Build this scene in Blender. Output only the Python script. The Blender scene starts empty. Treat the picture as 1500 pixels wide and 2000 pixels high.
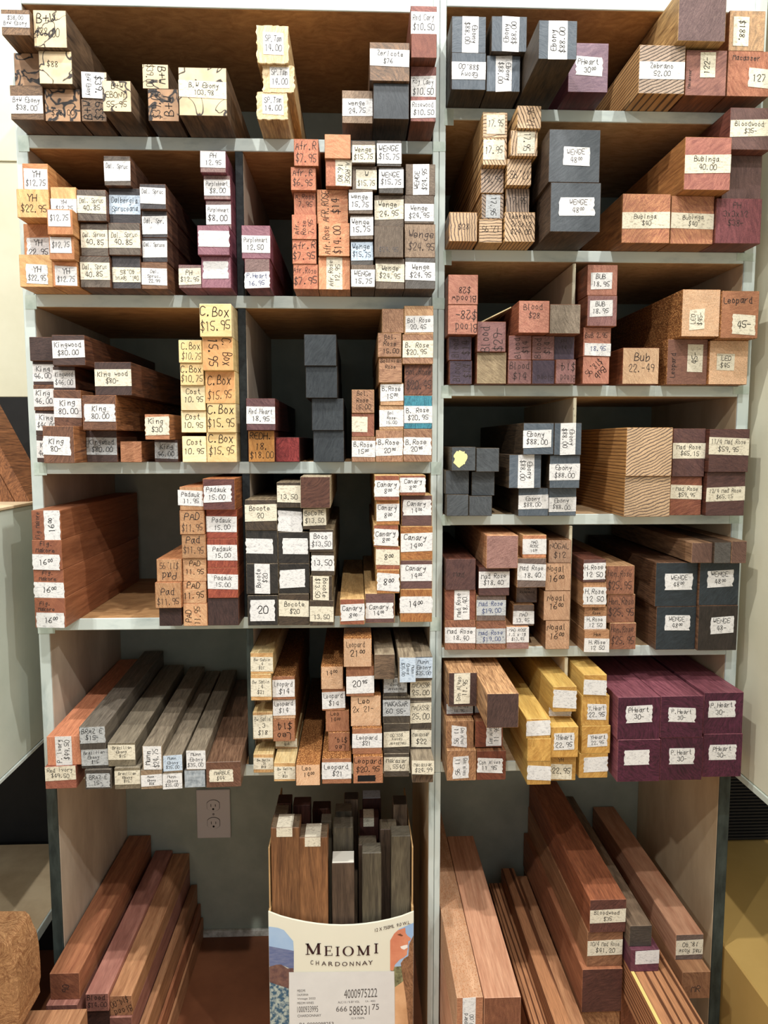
import bpy, math, random
from mathutils import Vector, Matrix

# ------------------------------------------------------------------ camera, world, lights
SC = bpy.context.scene
COL = SC.collection
W, H, F = 1500, 2000, 1420.0
D = 1.35                      # camera to the front plane of the shelves (y = 0)
CZ = 1.19
VPX, VPY = 695.0, 863.0       # where lines running straight into the shelves converge
TH = math.atan((1000 - VPY) / F)
PS = math.atan((750 - VPX) / F * math.cos(TH))
def _cz():
    st, ct, sp, cp = math.sin(TH), math.cos(TH), math.sin(PS), math.cos(PS)
    fw = Vector((sp * ct, cp * ct, -st)); rt = Vector((cp, -sp, 0)); up = rt.cross(fw)
    d = fw * F + rt * (400 - 750) - up * (1827 - 1000); return -d.z * (D + .40) / d.y
CZ = _cz()                    # the floor meets the back wall where the photograph shows it
cam_d = bpy.data.cameras.new('camera'); cam = bpy.data.objects.new('camera', cam_d); COL.objects.link(cam)
cam.location = (0, -D, CZ)
cam.rotation_euler = (math.pi / 2 - TH, 0, -PS)
cam_d.sensor_fit = 'VERTICAL'; cam_d.sensor_height = 24.0; cam_d.lens = 24.0 * F / H
cam_d.clip_start = 0.05
SC.camera = cam
SC.view_settings.view_transform = 'Standard'
SC.view_settings.look = 'None'
SC.view_settings.gamma = 1.0
SC.view_settings.exposure = 0.06
SC.view_settings.use_curve_mapping = False

wd = bpy.data.worlds.new('world'); SC.world = wd; wd.use_nodes = True
wd.node_tree.nodes['Background'].inputs[0].default_value = (0.90, 0.95, 1.0, 1)
wd.node_tree.nodes['Background'].inputs[1].default_value = 0.47

def lamp(x, y, z, power, col=(1, .965, .91), r=.03):
    l = bpy.data.lights.new('ceiling_spot', 'POINT'); l.energy = power; l.color = col; l.shadow_soft_size = r
    o = bpy.data.objects.new('ceiling_spot', l); o.location = (x, y, z); COL.objects.link(o)
lamp(-0.90, -1.00, CZ + 2.45, 185)
lamp(0.90, -0.90, CZ + 2.50, 178)
lamp(0.05, -2.00, CZ + 2.20, 140)
lamp(1.50, -2.10, CZ + 1.90, 94)
lamp(-1.60, -2.40, CZ + 1.80, 92)

# ------------------------------------------------------------------ helpers
def s2l(c):
    return tuple(((v / 255) / 12.92 if v / 255 <= .04045 else ((v / 255 + .055) / 1.055) ** 2.4) for v in c[:3]) + (1,)

st, ct, sp_, cp_ = math.sin(TH), math.cos(TH), math.sin(PS), math.cos(PS)
FW = Vector((sp_ * ct, cp_ * ct, -st)); RT = Vector((cp_, -sp_, 0)); UP = RT.cross(FW)
CAM = Vector((0, -D, CZ))
def ray(px, py): return FW * F + RT * (px - 750) - UP * (py - 1000)
def at_y(px, py, Y):
    d = ray(px, py); t = (Y + D) / d.y; p = CAM + d * t; return p.x, p.z
def at_z(px, py, Z):
    d = ray(px, py); t = (Z - CZ) / d.z; p = CAM + d * t; return p.x, p.y

rnd = random.Random(7)

def new_obj(name, me, parent=None, mats=()):
    o = bpy.data.objects.new(name, me); COL.objects.link(o)
    for m in mats: me.materials.append(m)
    if parent is not None: o.parent = parent
    return o
def tag(o, label=None, cat=None, group=None, kind=None):
    if label: o['label'] = label
    if cat: o['category'] = cat
    if group: o['group'] = group
    if kind: o['kind'] = kind
    return o
def empty(name, loc=(0, 0, 0), rz=0):
    o = bpy.data.objects.new(name, None); o.empty_display_size = .02
    o.location = loc; o.rotation_euler = (0, 0, rz); COL.objects.link(o); return o

def box_data(x0, x1, y0, y1, z0, z1, b=.0008):
    """chamfered box; returns verts, faces; face 0 is the front (-y) end, face 1 the back end"""
    b = min(b, (x1 - x0) / 4, (z1 - z0) / 4, (y1 - y0) / 4)
    V = []; idx = {}
    for sx in (0, 1):
        for sy in (0, 1):
            for sz in (0, 1):
                X = (x0, x1)[sx]; Y = (y0, y1)[sy]; Z = (z0, z1)[sz]
                dx = b if sx == 0 else -b; dy = b if sy == 0 else -b; dz = b if sz == 0 else -b
                idx[(sx, sy, sz, 'x')] = len(V); V.append((X, Y + dy, Z + dz))
                idx[(sx, sy, sz, 'y')] = len(V); V.append((X + dx, Y, Z + dz))
                idx[(sx, sy, sz, 'z')] = len(V); V.append((X + dx, Y + dy, Z))
    I = idx; Fc = []
    Fc.append([I[(0,0,0,'y')], I[(1,0,0,'y')], I[(1,0,1,'y')], I[(0,0,1,'y')]])
    Fc.append([I[(1,1,0,'y')], I[(0,1,0,'y')], I[(0,1,1,'y')], I[(1,1,1,'y')]])
    Fc.append([I[(0,1,0,'x')], I[(0,0,0,'x')], I[(0,0,1,'x')], I[(0,1,1,'x')]])
    Fc.append([I[(1,0,0,'x')], I[(1,1,0,'x')], I[(1,1,1,'x')], I[(1,0,1,'x')]])
    Fc.append([I[(0,0,1,'z')], I[(1,0,1,'z')], I[(1,1,1,'z')], I[(0,1,1,'z')]])
    Fc.append([I[(0,1,0,'z')], I[(1,1,0,'z')], I[(1,0,0,'z')], I[(0,0,0,'z')]])
    for sx in (0, 1):
        for sy in (0, 1):
            q = [I[(sx,sy,0,'x')], I[(sx,sy,0,'y')], I[(sx,sy,1,'y')], I[(sx,sy,1,'x')]]
            Fc.append(q if (sx + sy) % 2 == 0 else q[::-1])
    for sx in (0, 1):
        for sz in (0, 1):
            q = [I[(sx,0,sz,'x')], I[(sx,1,sz,'x')], I[(sx,1,sz,'z')], I[(sx,0,sz,'z')]]
            Fc.append(q if (sx + sz) % 2 == 0 else q[::-1])
    for sy in (0, 1):
        for sz in (0, 1):
            q = [I[(0,sy,sz,'y')], I[(0,sy,sz,'z')], I[(1,sy,sz,'z')], I[(1,sy,sz,'y')]]
            Fc.append(q if (sy + sz) % 2 == 0 else q[::-1])
    for sx in (0, 1):
        for sy in (0, 1):
            for sz in (0, 1):
                q = [I[(sx,sy,sz,'x')], I[(sx,sy,sz,'z')], I[(sx,sy,sz,'y')]]
                Fc.append(q if (sx + sy + sz) % 2 == 0 else q[::-1])
    return V, Fc
def mesh(name, V, Fc):
    me = bpy.data.meshes.new(name); me.from_pydata(V, [], Fc); me.update(); return me
def box(name, x0, x1, y0, y1, z0, z1, mat, parent=None, b=.001):
    V, Fc = box_data(x0, x1, y0, y1, z0, z1, b)
    return new_obj(name, mesh(name, V, Fc), parent, [mat])
def join(parts):
    V = []; Fc = []
    for v, f in parts:
        n = len(V); V += v; Fc += [[i + n for i in q] for q in f]
    return V, Fc
def plate(poly, y0, y1):
    """polygon in x,z (counter-clockwise seen from the front) given thickness from y0 (front) to y1 (back)"""
    n = len(poly)
    V = [(x, y0, z) for x, z in poly] + [(x, y1, z) for x, z in poly]
    Fc = [list(range(n)), list(range(2 * n - 1, n - 1, -1))]
    for i in range(n):
        j = (i + 1) % n; Fc.append([i, i + n, j + n, j])
    return V, Fc

# ------------------------------------------------------------------ materials
def nt(name):
    m = bpy.data.materials.new(name); m.use_nodes = True; t = m.node_tree; t.nodes.clear()
    o = t.nodes.new('ShaderNodeOutputMaterial'); p = t.nodes.new('ShaderNodeBsdfPrincipled')
    t.links.new(p.outputs[0], o.inputs[0]); return m, t, p
def N(t, typ, **kw):
    n = t.nodes.new(typ)
    for k, v in kw.items():
        if k.startswith('i_'):
            key = k[2:]; key = int(key) if key.isdigit() else key
            n.inputs[key].default_value = v
        else: setattr(n, k, v)
    return n
def ramp(t, stops, interp='LINEAR'):
    r = t.nodes.new('ShaderNodeValToRGB'); r.color_ramp.interpolation = interp
    e = r.color_ramp.elements
    e[0].position, e[0].color = stops[0]; e[1].position, e[1].color = stops[-1]
    for p, c in stops[1:-1]:
        k = e.new(p); k.color = c
    return r
def solid_coords(t, ystretch=.05, rot=True):
    """object coordinates, shifted and turned about the length per object so no two blanks repeat"""
    tc = N(t, 'ShaderNodeTexCoord'); oi = N(t, 'ShaderNodeObjectInfo')
    mul = N(t, 'ShaderNodeMath', operation='MULTIPLY', i_1=37.0); t.links.new(oi.outputs['Random'], mul.inputs[0])
    add = N(t, 'ShaderNodeVectorMath', operation='ADD')
    cmb = N(t, 'ShaderNodeCombineXYZ')
    t.links.new(tc.outputs['Object'], add.inputs[0])
    for i in range(3): t.links.new(mul.outputs[0], cmb.inputs[i])
    sc = N(t, 'ShaderNodeVectorMath', operation='MULTIPLY'); sc.inputs[1].default_value = (1, ystretch, 1)
    vr = N(t, 'ShaderNodeVectorRotate', rotation_type='Y_AXIS')
    m2 = N(t, 'ShaderNodeMath', operation='MULTIPLY', i_1=6.283 if rot else 0.0); t.links.new(oi.outputs['Random'], m2.inputs[0])
    t.links.new(m2.outputs[0], vr.inputs['Angle'])
    t.links.new(tc.outputs['Object'], vr.inputs['Vector'])
    t.links.new(vr.outputs[0], add.inputs[0]); t.links.new(cmb.outputs[0], add.inputs[1])
    t.links.new(add.outputs[0], sc.inputs[0])
    return sc.outputs[0], oi.outputs['Random']

MATS = {}
def desat(c, k=.14):
    m = .35 * c[0] + .45 * c[1] + .2 * c[2]
    return tuple(v + (m - v) * k for v in c)
def wood(light, dark, scale=60, dist=3.0, mid=.5, width=.34, rough=.55, fleck=0, pore=.35, ys=.05, wax=0, lines=0, spec=.35):
    key = ('w', light, dark, scale, dist, mid, width, rough, fleck, pore, ys, wax, lines)
    if key in MATS: return MATS[key]
    m, t, p = nt('wood'); L = t.links
    v, rv = solid_coords(t, ys)
    if lines:
        wv = N(t, 'ShaderNodeTexWave', wave_type='BANDS', bands_direction='X', i_Scale=scale * .8, i_Distortion=dist * 2.6, i_Detail=3.0)
        wv.inputs['Detail Scale'].default_value = .5
        L.new(v, wv.inputs['Vector']); g1 = wv.outputs['Fac']
    else:   # uneven streaks: noise drawn out along one direction of the cross-section and along the length
        wp = N(t, 'ShaderNodeTexNoise', i_Scale=18.0, i_Detail=1.0); L.new(v, wp.inputs['Vector'])
        ws = N(t, 'ShaderNodeVectorMath', operation='SCALE'); ws.inputs['Scale'].default_value = .010 * dist; L.new(wp.outputs['Color'], ws.inputs[0])
        wa = N(t, 'ShaderNodeVectorMath', operation='ADD'); L.new(v, wa.inputs[0]); L.new(ws.outputs[0], wa.inputs[1])
        wm = N(t, 'ShaderNodeVectorMath', operation='MULTIPLY'); wm.inputs[1].default_value = (1, 1, .14); L.new(wa.outputs[0], wm.inputs[0])
        g0 = N(t, 'ShaderNodeTexNoise', i_Scale=scale * 6.0, i_Detail=3.0, i_Roughness=.6); L.new(wm.outputs[0], g0.inputs['Vector'])
        gm = N(t, 'ShaderNodeMapRange'); gm.inputs[1].default_value = .3; gm.inputs[2].default_value = .7; L.new(g0.outputs['Fac'], gm.inputs[0]); g1 = gm.outputs[0]
    nz = N(t, 'ShaderNodeTexNoise', i_Scale=scale * 1.1, i_Detail=6.0, i_Roughness=.7); L.new(v, nz.inputs['Vector'])
    mx = N(t, 'ShaderNodeMix', data_type='FLOAT'); mx.inputs[0].default_value = .35 if not lines else .2
    L.new(g1, mx.inputs[2]); L.new(nz.outputs['Fac'], mx.inputs[3])
    light = desat(light); dark = desat(dark)
    cl, cd = s2l(light), s2l(dark)
    if lines: r = ramp(t, [(0.0, cd), (lines, cd), (lines + .16, cl), (1, cl)])
    else: r = ramp(t, [(max(0, mid - width), cd), (min(1, mid + width), cl)])
    L.new(mx.outputs[0], r.inputs[0])
    col = r.outputs[0]
    # blotches a few centimetres across
    n2 = N(t, 'ShaderNodeTexNoise', i_Scale=28.0, i_Detail=3.0); L.new(v, n2.inputs['Vector'])
    mr = N(t, 'ShaderNodeMapRange'); mr.inputs[3].default_value = .72; mr.inputs[4].default_value = 1.24
    L.new(n2.outputs['Fac'], mr.inputs[0])
    # pores
    n3 = N(t, 'ShaderNodeTexNoise', i_Scale=900.0, i_Detail=2.0); L.new(v, n3.inputs['Vector'])
    mr3 = N(t, 'ShaderNodeMapRange'); mr3.inputs[1].default_value = .3; mr3.inputs[2].default_value = .62; mr3.inputs[3].default_value = 1 - pore; mr3.inputs[4].default_value = 1.06
    L.new(n3.outputs['Fac'], mr3.inputs[0])
    mm = N(t, 'ShaderNodeMath', operation='MULTIPLY'); L.new(mr.outputs[0], mm.inputs[0]); L.new(mr3.outputs[0], mm.inputs[1])
    mr4 = N(t, 'ShaderNodeMapRange'); mr4.inputs[3].default_value = .86; mr4.inputs[4].default_value = 1.12; L.new(rv, mr4.inputs[0])
    mm2 = N(t, 'ShaderNodeMath', operation='MULTIPLY'); L.new(mm.outputs[0], mm2.inputs[0]); L.new(mr4.outputs[0], mm2.inputs[1])
    vm = N(t, 'ShaderNodeVectorMath', operation='SCALE'); L.new(col, vm.inputs[0]); L.new(mm2.outputs[0], vm.inputs['Scale'])
    out = vm.outputs[0]
    if fleck:
        tc = N(t, 'ShaderNodeTexCoord')
        mp = N(t, 'ShaderNodeMapping'); mp.inputs['Scale'].default_value = (1, .45, 1); L.new(tc.outputs['Object'], mp.inputs[0])
        vo = N(t, 'ShaderNodeTexVoronoi', feature='F1', i_Scale=480.0); L.new(mp.outputs[0], vo.inputs['Vector'])
        fr = ramp(t, [(.26, (1, 1, 1, 1)), (.42, (0, 0, 0, 1))]); L.new(vo.outputs['Distance'], fr.inputs[0])
        mf = N(t, 'ShaderNodeMix', data_type='RGBA'); mf.inputs[7].default_value = s2l(fleck)
        L.new(fr.outputs[0], mf.inputs[0]); L.new(out, mf.inputs[6]); out = mf.outputs[2]
    if wax:   # pale chips and scuffs of sealing wax
        nw = N(t, 'ShaderNodeTexNoise', i_Scale=260.0, i_Detail=6.0, i_Roughness=.75)
        tc = N(t, 'ShaderNodeTexCoord'); L.new(tc.outputs['Object'], nw.inputs['Vector'])
        wr = ramp(t, [(.66, (0, 0, 0, 1)), (.74, (1, 1, 1, 1))]); L.new(nw.outputs['Fac'], wr.inputs[0])
        ms = N(t, 'ShaderNodeMath', operation='MULTIPLY', i_1=wax); L.new(wr.outputs[0], ms.inputs[0])
        mf = N(t, 'ShaderNodeMix', data_type='RGBA'); mf.inputs[7].default_value = s2l((190, 195, 190))
        L.new(ms.outputs[0], mf.inputs[0]); L.new(out, mf.inputs[6]); out = mf.outputs[2]
    L.new(out, p.inputs['Base Color'])
    p.inputs['Roughness'].default_value = rough
    p.inputs['Specular IOR Level'].default_value = spec
    bp = N(t, 'ShaderNodeBump', i_Strength=.25, i_Distance=.0006); L.new(mx.outputs[0], bp.inputs['Height']); L.new(bp.outputs[0], p.inputs['Normal'])
    MATS[key] = m; return m

def ink_wood(light, ink, seedscale=24, amount=.035, rough=.6):
    """cream wood with thin black wandering lines and dark pools"""
    key = ('i', light, ink, seedscale, amount)
    if key in MATS: return MATS[key]
    m, t, p = nt('spalted_wood'); L = t.links
    v, rv = solid_coords(t, .10)
    n1 = N(t, 'ShaderNodeTexNoise', i_Scale=seedscale, i_Detail=2.5, i_Distortion=.6); L.new(v, n1.inputs['Vector'])
    a = N(t, 'ShaderNodeMath', operation='SUBTRACT', i_1=.5); L.new(n1.outputs['Fac'], a.inputs[0])
    b = N(t, 'ShaderNodeMath', operation='ABSOLUTE'); L.new(a.outputs[0], b.inputs[0])
    r = ramp(t, [(0, s2l(ink)), (amount * .25, s2l(ink)), (amount * .55, s2l(light)), (1, s2l(light))]); L.new(b.outputs[0], r.inputs[0])
    n2 = N(t, 'ShaderNodeTexNoise', i_Scale=seedscale * 1.3, i_Detail=4.0); L.new(v, n2.inputs['Vector'])
    mr = N(t, 'ShaderNodeMapRange'); mr.inputs[1].default_value = .3; mr.inputs[2].default_value = .62; mr.inputs[3].default_value = .62; mr.inputs[4].default_value = 1.04
    L.new(n2.outputs['Fac'], mr.inputs[0])
    vm = N(t, 'ShaderNodeVectorMath', operation='SCALE'); L.new(r.outputs[0], vm.inputs[0]); L.new(mr.outputs[0], vm.inputs['Scale'])
    L.new(vm.outputs[0], p.inputs['Base Color']); p.inputs['Roughness'].default_value = rough
    MATS[key] = m; return m

def plain(name, c, rough=.6, var=.12, scale=30, bump=.15, c2=None, spec=.3, stretch=(1, 1, 1), metallic=0, lo=.35, hi=.65):
    key = ('p', name)
    if key in MATS: return MATS[key]
    m, t, p = nt(name); L = t.links
    tc = N(t, 'ShaderNodeTexCoord'); mp = N(t, 'ShaderNodeMapping'); mp.inputs['Scale'].default_value = stretch
    L.new(tc.outputs['Object'], mp.inputs[0])
    nz = N(t, 'ShaderNodeTexNoise', i_Scale=scale, i_Detail=6.0, i_Roughness=.6); L.new(mp.outputs[0], nz.inputs['Vector'])
    ca = s2l(c); cb = s2l(c2) if c2 else tuple(v * (1 - var) for v in ca[:3]) + (1,)
    r = ramp(t, [(lo, cb), (hi, ca)]); L.new(nz.outputs['Fac'], r.inputs[0])
    L.new(r.outputs[0], p.inputs['Base Color'])
    p.inputs['Roughness'].default_value = rough; p.inputs['Specular IOR Level'].default_value = spec
    p.inputs['Metallic'].default_value = metallic
    if bump:
        bp = N(t, 'ShaderNodeBump', i_Strength=bump, i_Distance=.001); L.new(nz.outputs['Fac'], bp.inputs['Height']); L.new(bp.outputs[0], p.inputs['Normal'])
    MATS[key] = m; return m

def paper(name, c, c2):
    key = ('paper', name)
    if key in MATS: return MATS[key]
    m, t, p = nt(name); L = t.links
    tc = N(t, 'ShaderNodeTexCoord'); oi = N(t, 'ShaderNodeObjectInfo')
    mul = N(t, 'ShaderNodeMath', operation='MULTIPLY', i_1=9.0); L.new(oi.outputs['Random'], mul.inputs[0])
    mp = N(t, 'ShaderNodeMapping'); mp.inputs['Scale'].default_value = (.55, 1, 1.0); L.new(tc.outputs['Object'], mp.inputs[0])
    cmb = N(t, 'ShaderNodeCombineXYZ'); L.new(mul.outputs[0], cmb.inputs[0]); L.new(mul.outputs[0], cmb.inputs[2])
    ad = N(t, 'ShaderNodeVectorMath', operation='ADD'); L.new(mp.outputs[0], ad.inputs[0]); L.new(cmb.outputs[0], ad.inputs[1])
    nz = N(t, 'ShaderNodeTexNoise', i_Scale=330.0, i_Detail=5.0, i_Roughness=.62, i_Distortion=.8); L.new(ad.outputs[0], nz.inputs['Vector'])
    r = ramp(t, [(.30, s2l(c2)), (.50, s2l(c))]); L.new(nz.outputs['Fac'], r.inputs[0])
    L.new(r.outputs[0], p.inputs['Base Color']); p.inputs['Roughness'].default_value = .7
    p.inputs['Specular IOR Level'].default_value = .2
    bp = N(t, 'ShaderNodeBump', i_Strength=.5, i_Distance=.0006); L.new(nz.outputs['Fac'], bp.inputs['Height']); L.new(bp.outputs[0], p.inputs['Normal'])
    MATS[key] = m; return m
def flat(name, c, rough=.6):
    key = ('f', name)
    if key in MATS: return MATS[key]
    m, t, p = nt(name); p.inputs['Base Color'].default_value = s2l(c); p.inputs['Roughness'].default_value = rough
    p.inputs['Specular IOR Level'].default_value = .25
    MATS[key] = m; return m

PAPER = {'w': paper('white_tape', (226, 226, 225), (176, 176, 178)), 'c': paper('cream_tape', (226, 220, 200), (168, 160, 142)),
         'g': paper('grey_tape', (186, 190, 192), (120, 124, 128)), 'u': paper('bluish_tape', (196, 212, 228), (140, 158, 180))}
INK = {'k': flat('marker_ink', (20, 20, 22)), 'b': flat('blue_ink', (40, 62, 120)), 'n': flat('pencil_ink', (62, 52, 50)), 'f': flat('faded_ink', (96, 92, 92))}

# ------------------------------------------------------------------ handwriting (single-stroke letters, base line at 2, capitals to 8)
G = {
'A': '02 28 42;14 34', 'B': '02 08 28 37 36 25 05;25 44 43 32 02', 'C': '47 28 07 04 03 12 32 43', 'D': '02 08 28 46 44 32 02', 'E': '48 08 02 42;05 35',
'F': '48 08 02;05 35', 'G': '47 28 07 03 12 32 44 24', 'H': '08 02;48 42;05 45', 'I': '18 12', 'J': '38 33 22 12 03', 'K': '08 02;48 05 42', 'L': '08 02 42',
'M': '02 08 25 48 42', 'N': '02 08 42 48', 'O': '28 07 03 22 43 47 28', 'P': '02 08 38 46 35 05', 'R': '02 08 38 46 35 05;15 42', 'S': '47 28 07 06 25 44 43 22 03',
'T': '08 48;28 22', 'U': '08 03 22 43 48', 'V': '08 22 48', 'W': '08 12 26 32 48', 'X': '08 42;48 02', 'Y': '08 25 48;25 22', 'Z': '08 48 02 42', 'Q': '28 07 03 22 43 47 28;24 42',
'a': '36 16 04 12 22 36;36 33 42', 'b': '08 02;04 26 35 33 12 02', 'c': '35 16 04 12 33', 'd': '36 16 04 12 32;38 32 42', 'e': '04 34 35 16 05 03 12 33', 'f': '38 27 22;05 35',
'g': '36 16 04 13 34;36 31 10 01', 'h': '08 02;04 26 35 32', 'i': '16 12;18 17', 'j': '26 21 10;28 27', 'k': '08 02;36 04 32', 'l': '18 12 22', 'm': '06 02;05 16 14 12;15 36 34 32',
'n': '06 02;04 26 35 32', 'o': '16 04 12 33 35 16', 'p': '06 00;05 26 35 33 12 03', 'q': '36 16 04 12 33;36 30', 'r': '06 02;04 26 36', 's': '35 16 05 24 33 12 03', 't': '18 13 22 32;06 26',
'u': '06 03 12 33 36;33 32', 'v': '06 22 36', 'w': '06 12 25 32 46', 'x': '06 32;36 02', 'y': '06 13 36;36 20 00', 'z': '06 36 02 32',
'0': '28 07 03 12 32 43 47 28', '1': '17 28 22', '2': '06 18 38 46 02 42', '3': '07 28 46 25 44 32 03', '4': '28 04 44;38 32', '5': '48 08 05 35 44 32 03', '6': '38 05 03 22 43 35 04',
'7': '08 48 12', '8': '25 07 28 47 25 03 22 43 25', '9': '45 15 07 28 47 45 32', '$': '47 28 06 44 32 03;29 21', '.': '12 22 13 12', '-': '05 35', '|': '02 38', "'": '28 27', '&': '42 07 28 26 03 12 34',
'+': '05 45;27 23', 'o0': '17 06 15 26 17', '%': '02 48', ',': '13 01'}
def writing(text, cx, cz, w, h, rot, seed, weight=1.0):
    """ribbons of ink in x,z filling about w by h around cx,cz; returns verts, faces (y = 0)"""
    R = random.Random(seed); lines = text.split('/')
    if rot in (90, 270): w, h = h, w
    n = len(lines); lh = h / n
    V = []; Fc = []
    ca, sa = math.cos(math.radians(rot)), math.sin(math.radians(rot))
    for li, line in enumerate(lines):
        ch = min(lh * .82, h * .52); u = ch / 7.4                     # unit height
        adv = 5.1 * u * .86
        ln = len(line) - (.45 * (len(line) - line.index('^')) + .55 if '^' in line else 0)
        k = min(1.0, w * .96 / max(1e-6, adv * ln))
        adv *= k; ux = u * .86 * k; uz = min(u, ux * 1.75)
        k2 = uz / u
        lw = max(.0006, min(.0014, .72 * min(ux, uz))) * weight
        x = -adv * ln / 2 + R.uniform(-.04, .04) * w * (1 if k == 1 else .2)
        zb = h / 2 - (li + .5) * lh - uz * 3.4 + R.uniform(-.05, .05) * lh
        slant = R.uniform(.0, .22); drift = R.uniform(-.05, .05)
        hi = 1.0
        for c in line:
            if c == '^': hi = .52; x += adv * .15; continue
            up = R.uniform(-.3, .3) * uz + (3.3 * uz if hi < 1 else 0)
            for s in (G.get(c, '') or '').split(';'):
                if not s: continue
                P = []
                for q in s.split():
                    gx = int(q[0]) + R.uniform(-.22, .22); gz = int(q[1]) - 1 + R.uniform(-.22, .22)
                    P.append((x + gx * ux * hi + gz * uz * slant * .5, zb + gz * uz * hi + up + drift * x))
                if len(P) > 2:
                    Q = [P[0]]
                    for a, b in zip(P, P[1:]):
                        Q.append((a[0] * .72 + b[0] * .28, a[1] * .72 + b[1] * .28)); Q.append((a[0] * .28 + b[0] * .72, a[1] * .28 + b[1] * .72))
                    Q.append(P[-1]); P = Q
                prev = None
                pts = []
                for i, a in enumerate(P):
                    b0 = P[max(0, i - 1)]; b1 = P[min(len(P) - 1, i + 1)]
                    dx, dz = b1[0] - b0[0], b1[1] - b0[1]; l = math.hypot(dx, dz) or 1e-9
                    ex = 0
                    if i == 0: ex = -.4 * lw
                    if i == len(P) - 1: ex = .4 * lw
                    ox, oz = -dz / l * lw / 2, dx / l * lw / 2
                    pts.append(((a[0] + dx / l * ex + ox, a[1] + dz / l * ex + oz), (a[0] + dx / l * ex - ox, a[1] + dz / l * ex - oz)))
                base = len(V)
                for A, B in pts:
                    for qx, qz in (A, B): V.append((cx + qx * ca - qz * sa, 0, cz + qx * sa + qz * ca))
                for i in range(len(pts) - 1):
                    Fc.append([base + 2 * i, base + 2 * i + 1, base + 2 * i + 3, base + 2 * i + 2])
            x += adv * (.6 if hi < 1 else 1)
    return V, Fc

def tape_poly(x0, x1, z0, z1, torn, R):
    """outline of a strip of tape; torn = ragged short ends"""
    P = []
    sk = R.uniform(-.02, .02) * (x1 - x0)
    if not torn:
        j = lambda: R.uniform(-.0004, .0004)
        return [(x0 + j(), z0 + sk + j()), (x1 + j(), z0 - sk + j()), (x1 + j(), z1 - sk + j()), (x0 + j(), z1 + sk + j())]
    n = 7; a = .035 * (x1 - x0); tz = R.uniform(-.05, .05) * (z1 - z0)
    P.append((x0, z0 - tz)); P.append((x1, z0 + tz))
    for i in range(1, n): P.append((x1 + R.uniform(-a, a * .6) * (1.3 if i % 2 else -.4), z0 + tz + (z1 - z0) * i / n))
    P.append((x1 - a * R.random(), z1 + tz)); P.append((x0 + a * R.random(), z1 - tz))
    for i in range(n - 1, 0, -1): P.append((x0 + R.uniform(-a * .6, a) * (1.3 if i % 2 else -.4), z0 - tz + (z1 - z0) * i / n))
    return P
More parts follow.
